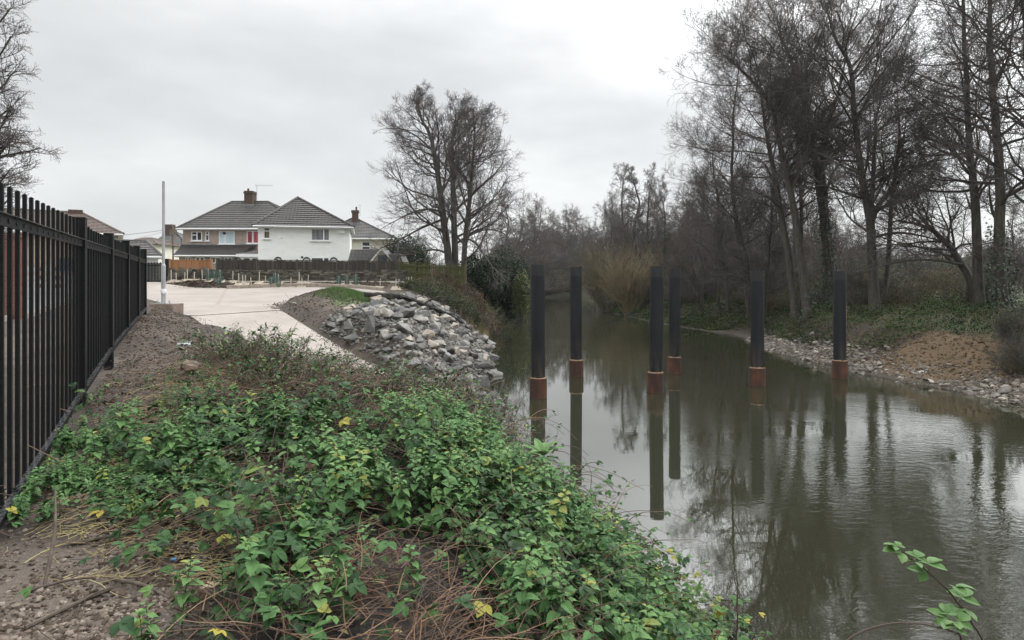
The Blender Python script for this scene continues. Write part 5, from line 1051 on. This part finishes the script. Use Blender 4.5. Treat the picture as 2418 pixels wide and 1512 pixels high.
# rough sticks and dry stems on that bank
g=Geo(); n_=2600; yy=R6.uniform(16,66,n_); q=R6.uniform(.6,9,n_); x=xR(yy)+q; d_=R6.normal(size=(n_,3)); d_[:,2]=np.abs(d_[:,2])*.9; d_/=np.linalg.norm(d_,axis=1,keepdims=True); l_=grow(R6,np.c_[x,yy,H(x,yy)],d_,R6.uniform(.3,1.3,n_),4,.15,(0,0,-.09)); tubes(g,l_,taper(np.full(n_,.009),5,.5),3)
tag(g.build('dead_stems',mtan),'dry stems and sticks tangled on the right bank','dead stems',kind='stuff')
# fallen branch in the water below the willow
r=empty('fallen_branch',(P(1510,745,56)[0],56,.1),0,'thin fallen branch lying in the water below the yellow willow','branch'); o=np.array(r.location)
g=Geo(); rough_tube(g,[P(1540,735,56)-o,P(1510,745,56)-o,P(1480,748,56)-o+[0,0,.1],P(1440,745,55.5)-o,P(1400,728,55)-o],[.09,.07,.05,.03,.012],6,30); rough_tube(g,[P(1500,746,56)-o,P(1470,740,57)-o+[0,0,.2],P(1445,742,57.5)-o],[.04,.025,.01],5,12); g.build('limb',mlog,r)
# ------------------------------------------------------------------ foreground vegetation
R7=np.random.default_rng(77)
def leaf_template(rows,wid,fold=.10,curl=-.12,ser=.0):
    # rows along the midrib, outline scalloped; returns verts, faces
    n=len(rows); V=[]; 
    for i,(y,w_) in enumerate(zip(rows,wid)):
        z=curl*y*y; V+= [[-w_,y-(ser if i%2 else 0),z+fold*w_*1.2],[0,y,z],[w_,y-(ser if i%2 else 0),z+fold*w_*1.2]]
    V=np.array(V); F=[]
    for i in range(n-1):
        a=3*i; F+=[[a,a+1,a+4,a+3],[a+1,a+2,a+5,a+4]]
    return V,np.array(F)
LBR=leaf_template([0,.10,.22,.36,.5,.64,.78,.9,1.0],[.02,.20,.29,.34,.35,.31,.23,.12,.0],.25,-.22,.03)
LNE=leaf_template([0,.08,.2,.33,.46,.6,.74,.87,1.0],[.02,.25,.36,.36,.33,.27,.19,.10,.0],.28,-.26,.05)
LLA=leaf_template([0,.15,.35,.6,.82,1.0],[.01,.09,.13,.11,.06,0],.2,-.35)
LDK=leaf_template([0,.1,.25,.45,.65,.85,1.0],[.03,.13,.18,.2,.17,.1,0],.25,-.35)
def compose(parts):     # several leaves into one template
    V=[];F=[];n=0
    for (v,f),yaw,off,s_,pt in parts:
        c_,q=math.cos(yaw),math.sin(yaw); w_=v*s_; cp,sp=math.cos(pt),math.sin(pt); w_=np.stack([w_[:,0],w_[:,1]*cp-w_[:,2]*sp,w_[:,1]*sp+w_[:,2]*cp],-1)
        w_=np.stack([w_[:,0]*c_-w_[:,1]*q,w_[:,0]*q+w_[:,1]*c_,w_[:,2]],-1)+np.array(off); V.append(w_);F.append(f+n);n+=len(v)
    return np.concatenate(V),np.concatenate(F)
PET=(np.array([[-.012,0,0],[.012,0,0],[.008,.55,0.02],[-.008,.55,0.02]]),np.array([[0,1,2,3]]))
TRI=compose([(LBR,0,(0,.5,.02),1.0,0),(LBR,1.15,(0,.42,.02),.86,-.1),(LBR,-1.15,(0,.42,.02),.86,-.1),(PET,0,(0,0,0),1,0)])
mbr=tinted('bramble_leaves',[(0,(.012,.034,.011)),(.30,(.025,.064,.020)),(.6,(.050,.116,.032)),(.84,(.095,.17,.048)),(.90,(.16,.19,.045)),(.94,(.30,.25,.04)),(.97,(.085,.042,.02)),(1,(.05,.028,.017))],.5,.14,.17,45)
mne=tinted('nettle_leaves',[(0,(.032,.078,.025)),(.5,(.076,.163,.052)),(.9,(.135,.238,.082)),(1,(.22,.25,.06))],.55,.16,.17,45)
mbu=tinted('grey_green_leaves',[(0,(.05,.085,.04)),(.6,(.12,.165,.085)),(.9,(.19,.23,.10)),(1,(.42,.38,.06))],.5,.14,.4,40)
mcane=tinted('bramble_canes',[(0,(.018,.012,.009)),(.4,(.050,.030,.019)),(.7,(.10,.060,.034)),(.9,(.17,.105,.06)),(1,(.25,.185,.11))],.6,0,.4,25)
mcanes=simple('bramble_stems',(.030,.021,.014),(.115,.078,.048),1.5,.7,0)
mstem=tinted('green_stems',[(0,(.04,.055,.02)),(1,(.12,.14,.05))],.6,0,.3,25)
xb=IP([2.0,2.5,3.5,4.1,4.5,5.2,6,7.5,9,10.5,12,13],[-.95,-1.1,-1.5,-1.9,-2.5,-3.0,-3.4,-3.6,-3.9,-4.4,-4.9,-5.2])
def vegsample(n,y0,y1,edge=.25):
    out=[]; c_=0
    while c_<n:
        y=R7.uniform(y0,y1,n); x=R7.uniform(-7,2.9,n); s,nn=slip(x,y)
        k=(x>xb(y)+R7.normal(0,edge,n))&(x<xL(y)-.12)&~((s>-.1)&(nn<SLW+.05)&(nn>-1))
        out.append(np.c_[x,y][k]); c_+=k.sum()
    return np.concatenate(out)[:n]
HOLES=[(-1.75,4.35,.42,.30),(-.33,3.25,.45,.35),(-1.55,3.0,.35,.35),(-.75,3.55,.30,.25),(.2,2.9,.35,.3),(-1.2,6.2,.5,.3),(-2.7,8.4,.9,.5),(-.3,2.5,.6,.25),(-1.0,2.75,.4,.25),(-.1,4.4,.35,.18)]
def dens(x,y):
    d=np.ones_like(x)
    for a,b,c_,e in HOLES: d*=1-.45*np.exp(-((x-a)/c_)**2-((y-b)/e)**2)
    return d*np.interp(vn(x*2.1,y*2.1,31),[.34,.58],[.13,1])
def hump(x,y): return .06+.55*np.clip(vn(x*1.1,y*1.1,33)-.2,0,1)+.22*vn(x*2.6,y*2.6,34)
# brambles: arching canes carrying three-part leaves
def brambles(pts,lens,leafn,seed,sz=(.055,.085),tint=(2,2.2),keep=None,tall=1.0,leafp=1.0,tall2=0.15):
    R_=np.random.default_rng(seed); n=len(pts); z=H(pts[:,0],pts[:,1]); th=R_.uniform(0,6.28,n); up=R_.uniform(.5,1.5,n)*tall
    d=np.c_[np.cos(th),np.sin(th),up]; d/=np.linalg.norm(d,axis=1,keepdims=True)
    p=grow(R_,np.c_[pts,z-.03],d,lens,10,.10,(0,0,-.19))
    gz=H(p[...,0].ravel(),p[...,1].ravel()).reshape(p.shape[:2]); p[...,2]=np.maximum(p[...,2],np.maximum(gz,0)+.05+tall2*hump(p[...,0],p[...,1])*np.linspace(0,1,11))
    return R_,p
def leaves_on(R_,p,n,g,tmpl,sz,tb,t0=.15,gap=.02,flat=.35,adj=None):
    N=len(p); m=p.shape[1]; pi=np.repeat(np.arange(N),n); t=t0+(1-t0)*(np.tile(np.arange(n),N)+R_.uniform(0,.9,N*n))/n; f=t*(m-1); i=np.minimum(f.astype(int),m-2); u=(f-i)[:,None]; q=p[pi,i]*(1-u)+p[pi,i+1]*u; tg=p[pi,i+1]-p[pi,i]
    yaw=np.arctan2(tg[:,1],tg[:,0])-1.57+np.where(np.arange(N*n)%2,1,-1)*R_.uniform(.4,1.3,N*n)
    k=np.ones(len(q),bool) if adj is None else R_.random(len(q))<adj(q[:,0],q[:,1])
    q=q[k]; yaw=yaw[k]; M_=len(q); tt=np.clip(R_.beta(*tb,M_),0,1); tt=np.where(R_.random(M_)<.028,R_.uniform(.86,1,M_),tt)
    scatter(g,tmpl[0],[tmpl[1]],q+np.c_[np.zeros((M_,2)),R_.uniform(0,gap,M_)],yaw,R_.normal(.05,flat,M_),R_.normal(0,flat,M_),R_.uniform(*sz,M_),t=tt)
g=Geo(); gcn=Geo()
pts=vegsample(1650,1.9,7.3); pts=pts[R7.random(len(pts))<dens(pts[:,0],pts[:,1])]
R_,p=brambles(pts,R7.uniform(.35,1.1,len(pts)),0,401,tall=.75,tall2=.9)
leaves_on(R_,p,6,g,TRI,(.046,.098),(2,2.6),adj=dens); tubes(gcn,p,taper(np.full(len(p),.0036),11,.5),4,t=R_.beta(2,2.5,len(p)))
ptb=vegsample(260,2.2,8.0); R_,pb_=brambles(ptb,R7.uniform(.5,1.2,len(ptb)),0,405,tall=1.0,tall2=1.0); tubes(gcn,pb_,taper(np.full(len(ptb),.0045),11,.45),4,t=R_.beta(2.5,1.8,len(ptb)))
# loose leaves lower down so that the mass closes
pts=vegsample(2700,1.9,7.4,.40); z=H(pts[:,0],pts[:,1]); n=len(pts); k=R7.random(n)<.18+.7*dens(pts[:,0],pts[:,1]); pts,z=pts[k],z[k]; n=len(pts)
scatter(g,TRI[0],[TRI[1]],np.c_[pts,np.maximum(z,0)+.04+R7.uniform(0,1,n)*.8*hump(pts[:,0],pts[:,1])],R7.uniform(0,6.28,n),R7.normal(-.1,.35,n),R7.normal(0,.35,n),R7.uniform(.045,.088,n),t=R7.beta(2,3,n))
# fringe of the bank down to the waterline
yy=R7.uniform(2.0,12.5,1500); xx=xL(yy)-np.abs(R7.normal(0,.45,1500))+.1; k=yy>2.2
R_,p=brambles(np.c_[xx,yy][k][:650],R7.uniform(.4,1.1,650),0,402,tall=.8,tall2=.4); leaves_on(R_,p,7,g,TRI,(.04,.075),(2.6,1.9)); tubes(gcn,p,taper(np.full(len(p),.0033),11,.5),4,t=R_.beta(2,2,len(p)))
tag(g.build('brambles',mbr,smooth=False),'low green bramble leaves covering the near bank','brambles',kind='stuff')
# tangle of taller brown canes beside the slipway
gl=Geo(); pts=vegsample(1150,6.9,12.6,.3); 
R_,p=brambles(pts,R7.uniform(.5,1.5,len(pts)),0,403,tall=1.05,tall2=.3); leaves_on(R_,p,3,gl,TRI,(.035,.062),(1.6,2.2),.3); tubes(gcn,p,taper(np.full(len(p),.0058),11,.4),4,t=R_.beta(2,1.8,len(p)))
tag(gl.build('bramble_tangle',mbr),'sparse dark bramble leaves in the cane tangle beside the slipway','brambles',kind='stuff')
ptx=vegsample(950,7.0,12.6,.3); R_,px_=brambles(ptx,R7.uniform(.4,1.15,len(ptx)),0,404,tall=1.4,tall2=.3); tubes(gcn,px_,taper(np.full(len(ptx),.0065),11,.4),4,t=R_.beta(2,1.5,len(ptx)))
tag(gcn.build('bramble_canes',mcane),'thin brown bramble canes arching through the leaves','canes',kind='stuff')
# dry reddish cane heaps
g=Geo()
for (a,b,sx,sy,n,sd) in ((-1.75,4.35,.42,.30,170,1),(-.33,3.2,.42,.32,260,2),(-1.4,3.1,.3,.25,50,3),(-.75,3.55,.3,.25,90,4),(-2.9,8.3,1.1,.5,260,5),(-1.2,6.2,.5,.3,90,6),(-4.6,4.55,.5,.15,70,7),(-2.0,9.6,1.5,.6,260,8),(-.8,2.6,.5,.2,110,9),(.2,2.7,.6,.3,120,10),(-3.2,10.8,1.6,.8,420,11),(-1.3,10.6,.9,.9,300,12),(-1.6,8.2,1.3,.6,340,14),(-3.0,7.6,.9,.5,200,15),(-4.2,9.7,.9,.6,200,13)):
    n=int(n*1.15); R_=np.random.default_rng(500+sd); x=a+R_.normal(0,sx,n); y=b+R_.normal(0,sy,n); k=(x<xL(y)-.1); x,y=x[k],y[k]; n=len(x)
    if n==0: continue
    th=R_.normal(.6*sd,.7,n); d=np.c_[np.cos(th),np.sin(th),R_.uniform(-.1,.45,n)]; d/=np.linalg.norm(d,axis=1,keepdims=True); q=grow(R_,np.c_[x,y,np.maximum(H(x,y),0)+R_.uniform(.02,.26,n)],d,R_.uniform(.15,.55,n),6,.06,(0,0,-.06)); gz=H(q[...,0].ravel(),q[...,1].ravel()).reshape(q.shape[:2]); q[...,2]=np.maximum(q[...,2],gz+.01)
    tubes(g,q,taper(np.full(n,.0030)*R_.uniform(.6,1.3,n),7,.6),4,t=np.clip(R_.beta(2.5,1.6,n),0,1))
mdry=tinted('dry_canes',[(0,(.014,.009,.007)),(.35,(.045,.024,.014)),(.7,(.105,.052,.028)),(.9,(.20,.108,.055)),(1,(.33,.25,.15))],.55,0,.4,25)
tag(g.build('dry_canes',mdry),'heaps of dry reddish brown cut canes among the leaves','dry canes',kind='stuff')
# nettles
def nettles(g,gs,pts,seed,hs=(.25,.55),z=None,tb=(2,2)):
    R_=np.random.default_rng(seed); n=len(pts); z=np.maximum(H(pts[:,0],pts[:,1]),0) if z is None else z; h=R_.uniform(*hs,n); lean=R_.normal(0,.16,(n,2)); u=np.linspace(0,1,5)
    p=np.stack([pts[:,None,0]+lean[:,None,0]*h[:,None]*u**1.6,pts[:,None,1]+lean[:,None,1]*h[:,None]*u**1.6,z[:,None]-.02+h[:,None]*u],-1); tubes(gs,p,taper(np.full(n,.0032),5,.6),4,t=R_.uniform(0,1,n))
    y0=R_.uniform(0,6.28,n); tn=R_.beta(*tb,n)
    for k_,f in enumerate((.34,.47,.58,.68,.77,.85,.91,.96,1.0)):
        c_=np.stack([np.array([np.interp(f,u,p[i,:,j]) for i in range(0)]) for j in range(3)],-1) if False else p[:,int(f*4) if f<1 else 4]*(1-(f*4-int(f*4)))+p[:,min(int(f*4)+1,4)]*(f*4-int(f*4))
        s_=np.interp(f,[.3,.6,.85,1],[.068,.082,.064,.030])*R_.uniform(.8,1.2,n)*np.clip(h/.42,.75,1.25)
        for sd in (0,1):
            kp=R_.random(n)<(.75 if f<.55 else 1); yaw=y0+k_*1.571+sd*3.1416+R_.normal(0,.15,n); pt=R_.normal(np.interp(f,[.3,.85,1],[-.35,-.02,.4]),.18,n); off=np.c_[-np.sin(yaw),np.cos(yaw),np.full(n,.1)]*.012
            scatter(g,LNE[0],[LNE[1]],(c_+off)[kp],yaw[kp],pt[kp],R_.normal(0,.15,n)[kp],s_[kp],t=np.clip(tn+R_.normal(0,.12,n)+.2*(f-.7),0,1)[kp])
def nmask(x,y): 
    a=np.exp(-((x+1.1)/1.3)**2-((y-6.0)/1.6)**2)+.9*np.exp(-((x+2.7)/.7)**2-((y-6.8)/.8)**2)+.55*np.exp(-((x-.5)/.9)**2-((y-4.4)/1.1)**2)+.55*np.exp(-((x-.9)/.6)**2-((y-3.2)/.8)**2)+.25
    return np.clip(a,0,1)*np.interp(vn(x*1.4,y*1.4,36),[.32,.6],[.12,1])
pts=vegsample(3000,2.0,7.3,.15); k=R7.random(len(pts))<nmask(pts[:,0],pts[:,1])*dens(pts[:,0],pts[:,1]); pts=pts[k]
g=Geo(); gs=Geo(); nettles(g,gs,pts,601); o=tag(g.build('nettles',mne),'bright green nettle patch over the near bank','nettles',kind='stuff')
tag(gs.build('nettle_stems',mstem),'thin nettle stems','nettles',kind='stuff')
# the nettles one can pick out
np_=[]
for i in range(4):
    r=empty('nettle_plant'); g=Geo(); gs=Geo(); nettles(g,gs,np.array([[R7.normal(0,.05),R7.normal(0,.05)] for _ in range(3)]),610+i,(.32,.52),z=np.zeros(3),tb=(3,2)); g.build('leaves',mne,r); gs.build('stems',mstem,r); np_.append(r)
sp=[P(510,1180,5.0),P(395,1160,5.4),P(640,1010,7.0),P(745,1080,6.2),P(820,1120,5.6),P(940,1060,6.0),P(1010,1170,5.2),P(1085,1230,4.7),P(1140,1300,4.2),P(1290,1250,4.8),P(1400,1340,4.3),P(1500,1420,3.9),P(1330,1440,3.5),P(1470,1490,3.4),P(560,960,7.6),P(430,1010,7.2),P(350,1500,2.85),P(590,1380,3.5),P(460,1400,3.35),P(1180,1130,5.6),P(1560,1360,4.5),P(1620,1450,4.0),P(230,1130,5.5),P(300,1080,6.2),P(950,1240,4.5),P(1220,1400,3.7)]
for i,q in enumerate(sp):
    o=np_[i%4] if i<4 else copy_tree(np_[i%4]); o.location=(q[0],q[1],hz(q[0],q[1])); s_=R7.uniform(.8,1.1); o.scale=(s_,)*3; o.rotation_euler=(0,0,R7.uniform(0,6.28)); tag(o,'single bushy green nettle plant standing up among the brambles of the near bank','nettle','nettle plants on the near bank')
# bushes of brown bramble stems beside the slipway
BB=[]
PR=IP([400,500,560,600,640,716,784,865,960,1056,1110,1180],[880,835,785,765,790,820,842,856,858,852,870,930])
for i,(x,y) in enumerate(((-4.9,11.4),(-4.4,10.8),(-3.9,11.6),(-3.5,10.4),(-2.8,11.0),(-2.2,10.4),(-1.6,11.2),(-1.1,10.5),(-.6,10.9),(-3.4,9.2),(-2.5,9.3),(-1.7,9.5),(-.9,9.4),(-.3,9.7),(-2.9,8.2),(-1.9,8.3),(-1.0,8.4),(-4.0,9.9))):
    z=max(hz(x,y),0); px=1209+x/y/K; h_=float(np.clip((HC-(PR(px)-655)*K*y-z)*.95,.25,1.2))*R7.uniform(.75,1.1)
    if i<3: o=shrub('bramble_bush','x',(x,y,z),1.9,1.0,30,720+i,mcanes,(5,4),.16,mbr,r0=.0075,open_=1.7,twr=.8,lsize=(.05,.09),lt=(1.7,2.4)); BB.append(o)
    else: o=copy_tree(BB[i%3])
    o.location=(x,y,z); o.scale=(.85,.85,h_); o.rotation_euler=(0,0,R7.uniform(0,6.28)); tag(o,'brown bramble bush with bare tangled stems and few leaves beside the slipway','bush','bramble bushes beside the slipway')
# leafy shrubs with narrow grey-green leaves beside the slipway
def buddleia(label,x,y,h,n,seed,yell=.1):
    R_=np.random.default_rng(seed); z=max(hz(x,y),0); r=empty('leafy_shrub',(x,y,z),0,label,'shrub'); th=R_.uniform(0,6.28,n); d=np.c_[np.cos(th)*.55,np.sin(th)*.55,np.ones(n)]*1.0; d/=np.linalg.norm(d,axis=1,keepdims=True)
    l0=grow(R_,np.c_[R_.normal(0,.10,(n,2)),np.full(n,-.05)],d,h*R_.uniform(.6,1.1,n),8,.10,(0,0,-.02)); rr=taper(np.full(n,.006),9,.5); s,d,l,q,_=kids(R_,l0,rr,4,.3,1,.5,.9,lambda t:.3+0*t,.7,np.full(n,h)); l1=grow(R_,s,d,l,5,.12,(0,0,-.02)); r1=taper(q,6,.5); g=Geo(); tubes(g,l0,rr,4,t=R_.uniform(.2,.7,n)); tubes(g,l1,r1,3,t=R_.uniform(.2,.7,len(l1))); g.build('stems',mcane,r)
    g=Geo(); leaves_on(R_,l1,5,g,LLA,(.07,.13),(2,2.4),.3,0,.5); leaves_on(R_,l0,6,g,LLA,(.08,.14),(2.3,1.6),.55,0,.5); g.build('leaves',mbu,r)
buddleia('tall leafy shrub with pale narrow leaves in front of the concrete slipway',-4.55,11.6,1.15,9,701); buddleia('broad leafy shrub at the left end of the cane tangle',-5.0,10.6,.8,7,702)
buddleia('loose leafy shrub before the boulders, right of the cane tangle',-1.55,11.9,1.0,8,703); buddleia('thin leafy shrub with yellow tips beside the water edge stones',-.75,11.2,.95,7,704); buddleia('low leafy shrub hanging over the water at the bank corner',-.15,9.6,.75,7,705); buddleia('tall thin leafy shrub against the boulders at the water corner',-.75,12.2,1.25,8,711); buddleia('upright leafy shrub between the slipway foot and the boulders',-1.7,13.0,1.2,9,712); buddleia('spindly leafy shrub nearest the river in front of the boulders',-.35,11.3,1.0,7,713)
buddleia('small leafy shrub in the middle of the cane tangle',-2.9,11.3,.8,6,706)
buddleia('arching leafy shrub hiding the near edge of the slipway, beside the tallest one',-3.8,12.2,1.05,9,707); buddleia('dark leafy shrub at the foot of the tallest narrow leaved one',-4.3,10.6,.75,9,708)
buddleia('yellowing leafy shrub at the foot of the slipway before the lowest boulders',-2.2,12.5,1.1,9,709); buddleia('leafy shrub half over the water just before the lowest boulders',-1.0,12.6,1.0,9,710)
# dock leaves
for i,(x,y,lab) in enumerate(((.35,7.2,'bright green broad dock plant at the crest of the near bank'),(-2.2,5.0,'dull dock plant beside the flattened straw'))):
    z=hz(x,y); r=empty('dock_plant',(x,y,z),0,lab,'dock plant'); g=Geo(); n=9; scatter(g,LDK[0],[LDK[1]],np.c_[R7.normal(0,.02,(n,2)),np.full(n,.10 if i else .42)],np.arange(n)*2.4,R7.uniform(.2,1.1,n),R7.normal(0,.2,n),R7.uniform(.2,.32,n),t=R7.uniform(.7,.95,n)); g.build('leaves',mne,r)
# flattened straw and dead leaves
g=Geo(); n=2600; y=R7.uniform(3.8,10.8,n); x=xb(y)+R7.normal(-.15,.55,n); k=x>-1.52-.497*y+.15; x,y=x[k],y[k]; n=len(x); th=R7.normal(.5,.8,n); d=np.c_[np.cos(th),np.sin(th),R7.uniform(-.05,.25,n)]; d/=np.linalg.norm(d,axis=1,keepdims=True); q=grow(R7,np.c_[x,y,H(x,y)+.01],d,R7.uniform(.1,.5,n),5,.15,(0,0,-.08)); gz=H(q[...,0].ravel(),q[...,1].ravel()).reshape(q.shape[:2]); q[...,2]=np.maximum(q[...,2],gz+.006); tubes(g,q,taper(np.full(n,.0026),6,.6),3,t=R7.beta(2,2,n))
mstraw=tinted('straw',[(0,(.10,.085,.035)),(.5,(.26,.21,.09)),(1,(.40,.34,.18))],.7,0,.3,30); tag(g.build('straw',mstraw),'flattened yellow stems and straw beside the railings','straw',kind='stuff')
g=Geo(); n=5200; y=R7.uniform(2.1,10,n); x=R7.uniform(-5.5,2.2,n); k=(x>-1.52-.497*y+.1)&(x<xL(y)-.2)&(x>xb(y)-.3+R7.normal(0,.2,n)); x,y=x[k],y[k]; n=len(x); scatter(g,LBR[0],[LBR[1]],np.c_[x,y,H(x,y)+R7.uniform(.01,.05,n)],R7.uniform(0,6.28,n),R7.normal(0,.35,n),R7.normal(0,.5,n),R7.uniform(.03,.075,n),t=R7.beta(2,2,n))
tag(g.build('dead_leaves',tinted('fallen_leaves',[(0,(.012,.009,.006)),(.5,(.045,.028,.018)),(.85,(.10,.068,.042)),(1,(.30,.27,.12))],.7,0,.3,30)),'fallen brown leaves on the soil','leaves',kind='stuff')
# sparse weeds between railings and brambles
pts=[]; 
while len(pts)<420:
    y=R7.uniform(4.6,9.2); x=R7.uniform(-1.52-.497*y+.15,float(xb(y))+.6)
    if R7.random()<vn(np.array([x*1.7]),np.array([y*1.7]),38)[0]*np.interp(y,[4.6,5.2,6.4,7.2,9.2],[.7,1,.7,.15,.12]): pts.append((x,y))
pts=np.array(pts); g=Geo(); gs=Geo(); nettles(g,gs,pts,640,(.08,.24)); z=H(pts[:,0],pts[:,1]); n=len(pts)
tag(g.build('weeds',mne),'small green weeds between the railings and the brambles','weeds',kind='stuff'); tag(gs.build('weed_stems',mstem),'thin stems of the small weeds','weeds',kind='stuff')
g=Geo(); n=520; y=R7.uniform(4.4,7.6,n); x=-1.52-.497*y+R7.uniform(.1,2.0,n); scatter(g,TRI[0],[TRI[1]],np.c_[x,y,H(x,y)+R7.uniform(.03,.2,n)],R7.uniform(0,6.28,n),R7.normal(-.1,.4,n),R7.normal(0,.4,n),R7.uniform(.03,.06,n),t=R7.beta(2,2,n)); tag(g.build('creeping_brambles',mbr),'scattered creeping bramble leaves at the railing foot','brambles',kind='stuff')
# grass tufts: mound top, crest
def grass(name,label,pts,hs,wd,mat,seed,sp=.35):
    R_=np.random.default_rng(seed); n=len(pts); z=H(pts[:,0],pts[:,1]); d=np.c_[R_.normal(0,sp,(n,2)),np.ones(n)]; d/=np.linalg.norm(d,axis=1,keepdims=True); q=grow(R_,np.c_[pts,z-.01],d,R_.uniform(*hs,n),3,.12,(0,0,-.12)); g=Geo(); tubes(g,q,taper(np.full(n,wd),4,.25),3,t=R_.beta(2,2,n)); return tag(g.build(name,mat),label,'grass',kind='stuff')
mgrass=tinted('grass_blades',[(0,(.035,.075,.018)),(.6,(.075,.15,.032)),(1,(.15,.20,.06))],.5,.0,.3,20)
n=22000; a=R7.normal(0,1,(n,2))*np.array([1.0,2.1])+np.array([-6.6,28.4]); kx=(a[:,0]>yr(a[:,1])+.2)&(a[:,0]>-8.1+.1*(a[:,1]-27))&(vn(a[:,0]*1.8,a[:,1]*1.8,39)>.3)&(a[:,1]>25.4)&(a[:,1]<34)&(a[:,0]<-4.6); grass('grass','bright green grass patch on the mound above the riprap',a[kx],(.06,.17),.006,mgrass,801)
n=900; a=R7.normal(0,1,(n,2))*np.array([.16,.30])+np.array([.45,7.5]); a2=R7.normal(0,1,(600,2))*np.array([.35,.5])+np.array([-2.0,36.2]); a3=R7.normal(0,1,(500,2))*np.array([.5,.5])+np.array([-4.2,9.8]); grass('grass_tuft','bright grass tufts on the near bank crest',np.concatenate([a,a3]),(.12,.32),.004,mgrass,802)
n=5000; y=R7.uniform(36,62,n); x=xL(y)-np.abs(R7.normal(.3,1.0,n)); grass('dry_grass','rough straw coloured grass along the left water edge',np.c_[x,y],(.15,.6),.009,mstraw,803)
# the sprays reaching into the picture from the near right
def cane_spray(label,pts,lv,seed,rad=.0045,name='bramble_cane',sz=(.045,.06)):
    o=np.array(pts[0],float); r=empty(name,o,0,label,'bramble'); g=Geo(); R_=np.random.default_rng(seed); p=spl(np.array(pts)-o,24,R_,.003); tubes(g,p,np.linspace(rad,rad*.45,24),7,t=np.full(1,.35)); 
    for k_ in range(3,23):   # thorns
        th=R_.uniform(0,6.28); a=p[k_]; tip=a+np.array([math.cos(th)*.010,math.sin(th)*.010,.004]); tubes(g,np.stack([a,tip]),np.array([.0016,.0003]),3,t=np.full(1,.4))
    g.build('stem',mcane,r); g=Geo()
    for (f,yaw,pt,s_) in lv:
        q=p[min(int(f*23),23)]; scatter(g,TRI[0],[TRI[1]],q[None],np.array([yaw]),np.array([pt]),np.array([R_.normal(0,.2)]),np.array([s_]),t=np.array([R_.uniform(.66,.80)]))
    if lv: g.build('leaves',mbr,r)
    return r
cane_spray('thorny green leaved bramble cane rising over the water at the bottom right',[(2.15,1.75,.9),P(2335,1530,2.15),P(2280,1450,2.15),P(2215,1370,2.12),P(2165,1325,2.1),P(2118,1296,2.08)],[(.45,2.3,.35,.072),(.52,-1.0,.3,.066),(.60,-1.9,.2,.06),(.66,1.2,.3,.05),(.74,-1.2,.25,.062),(.80,2.0,.4,.05),(.86,-.9,.2,.050),(.92,1.7,.3,.058),(.97,.6,.3,.04),(1.0,1.5,.4,.036),(1.0,-.4,.3,.03)],901)
cane_spray('bare reddish thorny cane curving along the bottom edge over the water',[(1.0,1.6,1.6),P(1965,1530,2.05),P(2030,1488,2.05),P(2100,1465,2.05),P(2180,1468,2.03),P(2260,1492,2.0)],[(.99,-1.2,.3,.04)],902,.0042)
cane_spray('leafy bramble clump at the bottom edge beneath the green cane',[(1.9,1.7,.8),P(2310,1600,2.0),P(2270,1500,2.0),P(2240,1470,2.0)],[(.80,.3,.2,.05),(.85,2.2,.3,.055),(.9,-1.3,.3,.05),(.95,1.0,.4,.05),(1.0,-.3,.4,.045),(.99,2.9,.2,.04)],903)
cane_spray('single dark upright twig on the bank edge against the water',[P(1738,1530,3.7),P(1742,1460,3.7),P(1738,1400,3.72),P(1726,1330,3.75)],[],904,.006,'twig')
cane_spray('pale dry stalk leaning at the bank edge beside the dark twig',[P(1770,1530,3.6),P(1788,1490,3.6),P(1778,1470,3.6)],[],905,.004,'twig')
# loose sticks on the bare soil
ms=simple('dead_stick',(.045,.033,.025),(.11,.085,.065),12,.85,.4,.01)
for i,(a,b_,d0,d1,r0,lab) in enumerate((((105,1330),(130,1215),3.75,4.1,.012,'straight grey stick standing up in the soil near the railings'),((60,1395),(265,1315),3.35,3.75,.014,'long grey stick lying on the pale clods, lower of two'),((70,1315),(220,1285),3.7,3.85,.010,'thin dark stick lying on the pale clods, upper of two'),((260,1290),(400,1335),3.85,3.6,.012,'brown stick lying toward the brambles'),((160,1215),(420,1180),4.3,4.5,.012,'reddish stem lying among the flattened straw'),((270,1270),(340,1230),3.95,4.2,.011,'short dark branch on the soil edge'),((560,1222),(730,1160),4.5,5.0,.010,'long dark stick across the middle of the brambles'))):
    p=P(*a,d0); q=P(*b_,d1); p[2]=hz(p[0],p[1])+.015; q[2]=hz(q[0],q[1])+.02 if i else hz(q[0],q[1])+.48
    o=p.copy(); r=empty('stick',o,0,lab,'stick'); g=Geo(); mid=(p+q)/2+np.array([.02,.02,.012]); rough_tube(g,[p-o,mid-o,q-o],[r0,r0*.85,r0*.5],7,16,.15,i)
    if i not in (0,): rough_tube(g,[mid-o,mid-o+np.array([.08,.10,.03]),mid-o+np.array([.2,.14,.04])],[r0*.5,r0*.4,.002],5,8,.1,i)
    g.build('wood',ms,r)

# ------------------------------------------------------------------ damp air
g=Geo(); box(g,-1000,1000,-75,1330,-2.5,32)
mh=bpy.data.materials.new('damp_air'); mh.use_nodes=True; t=mh.node_tree; t.nodes.clear(); ho=t.nodes.new('ShaderNodeOutputMaterial'); pv=t.nodes.new('ShaderNodeVolumePrincipled'); pv.inputs['Color'].default_value=(.93,.95,.97,1); pv.inputs['Density'].default_value=.0002; pv.inputs['Anisotropy'].default_value=.2; t.links.new(pv.outputs[0],ho.inputs['Volume'])
tag(g.build('haze',mh),kind='stuff')
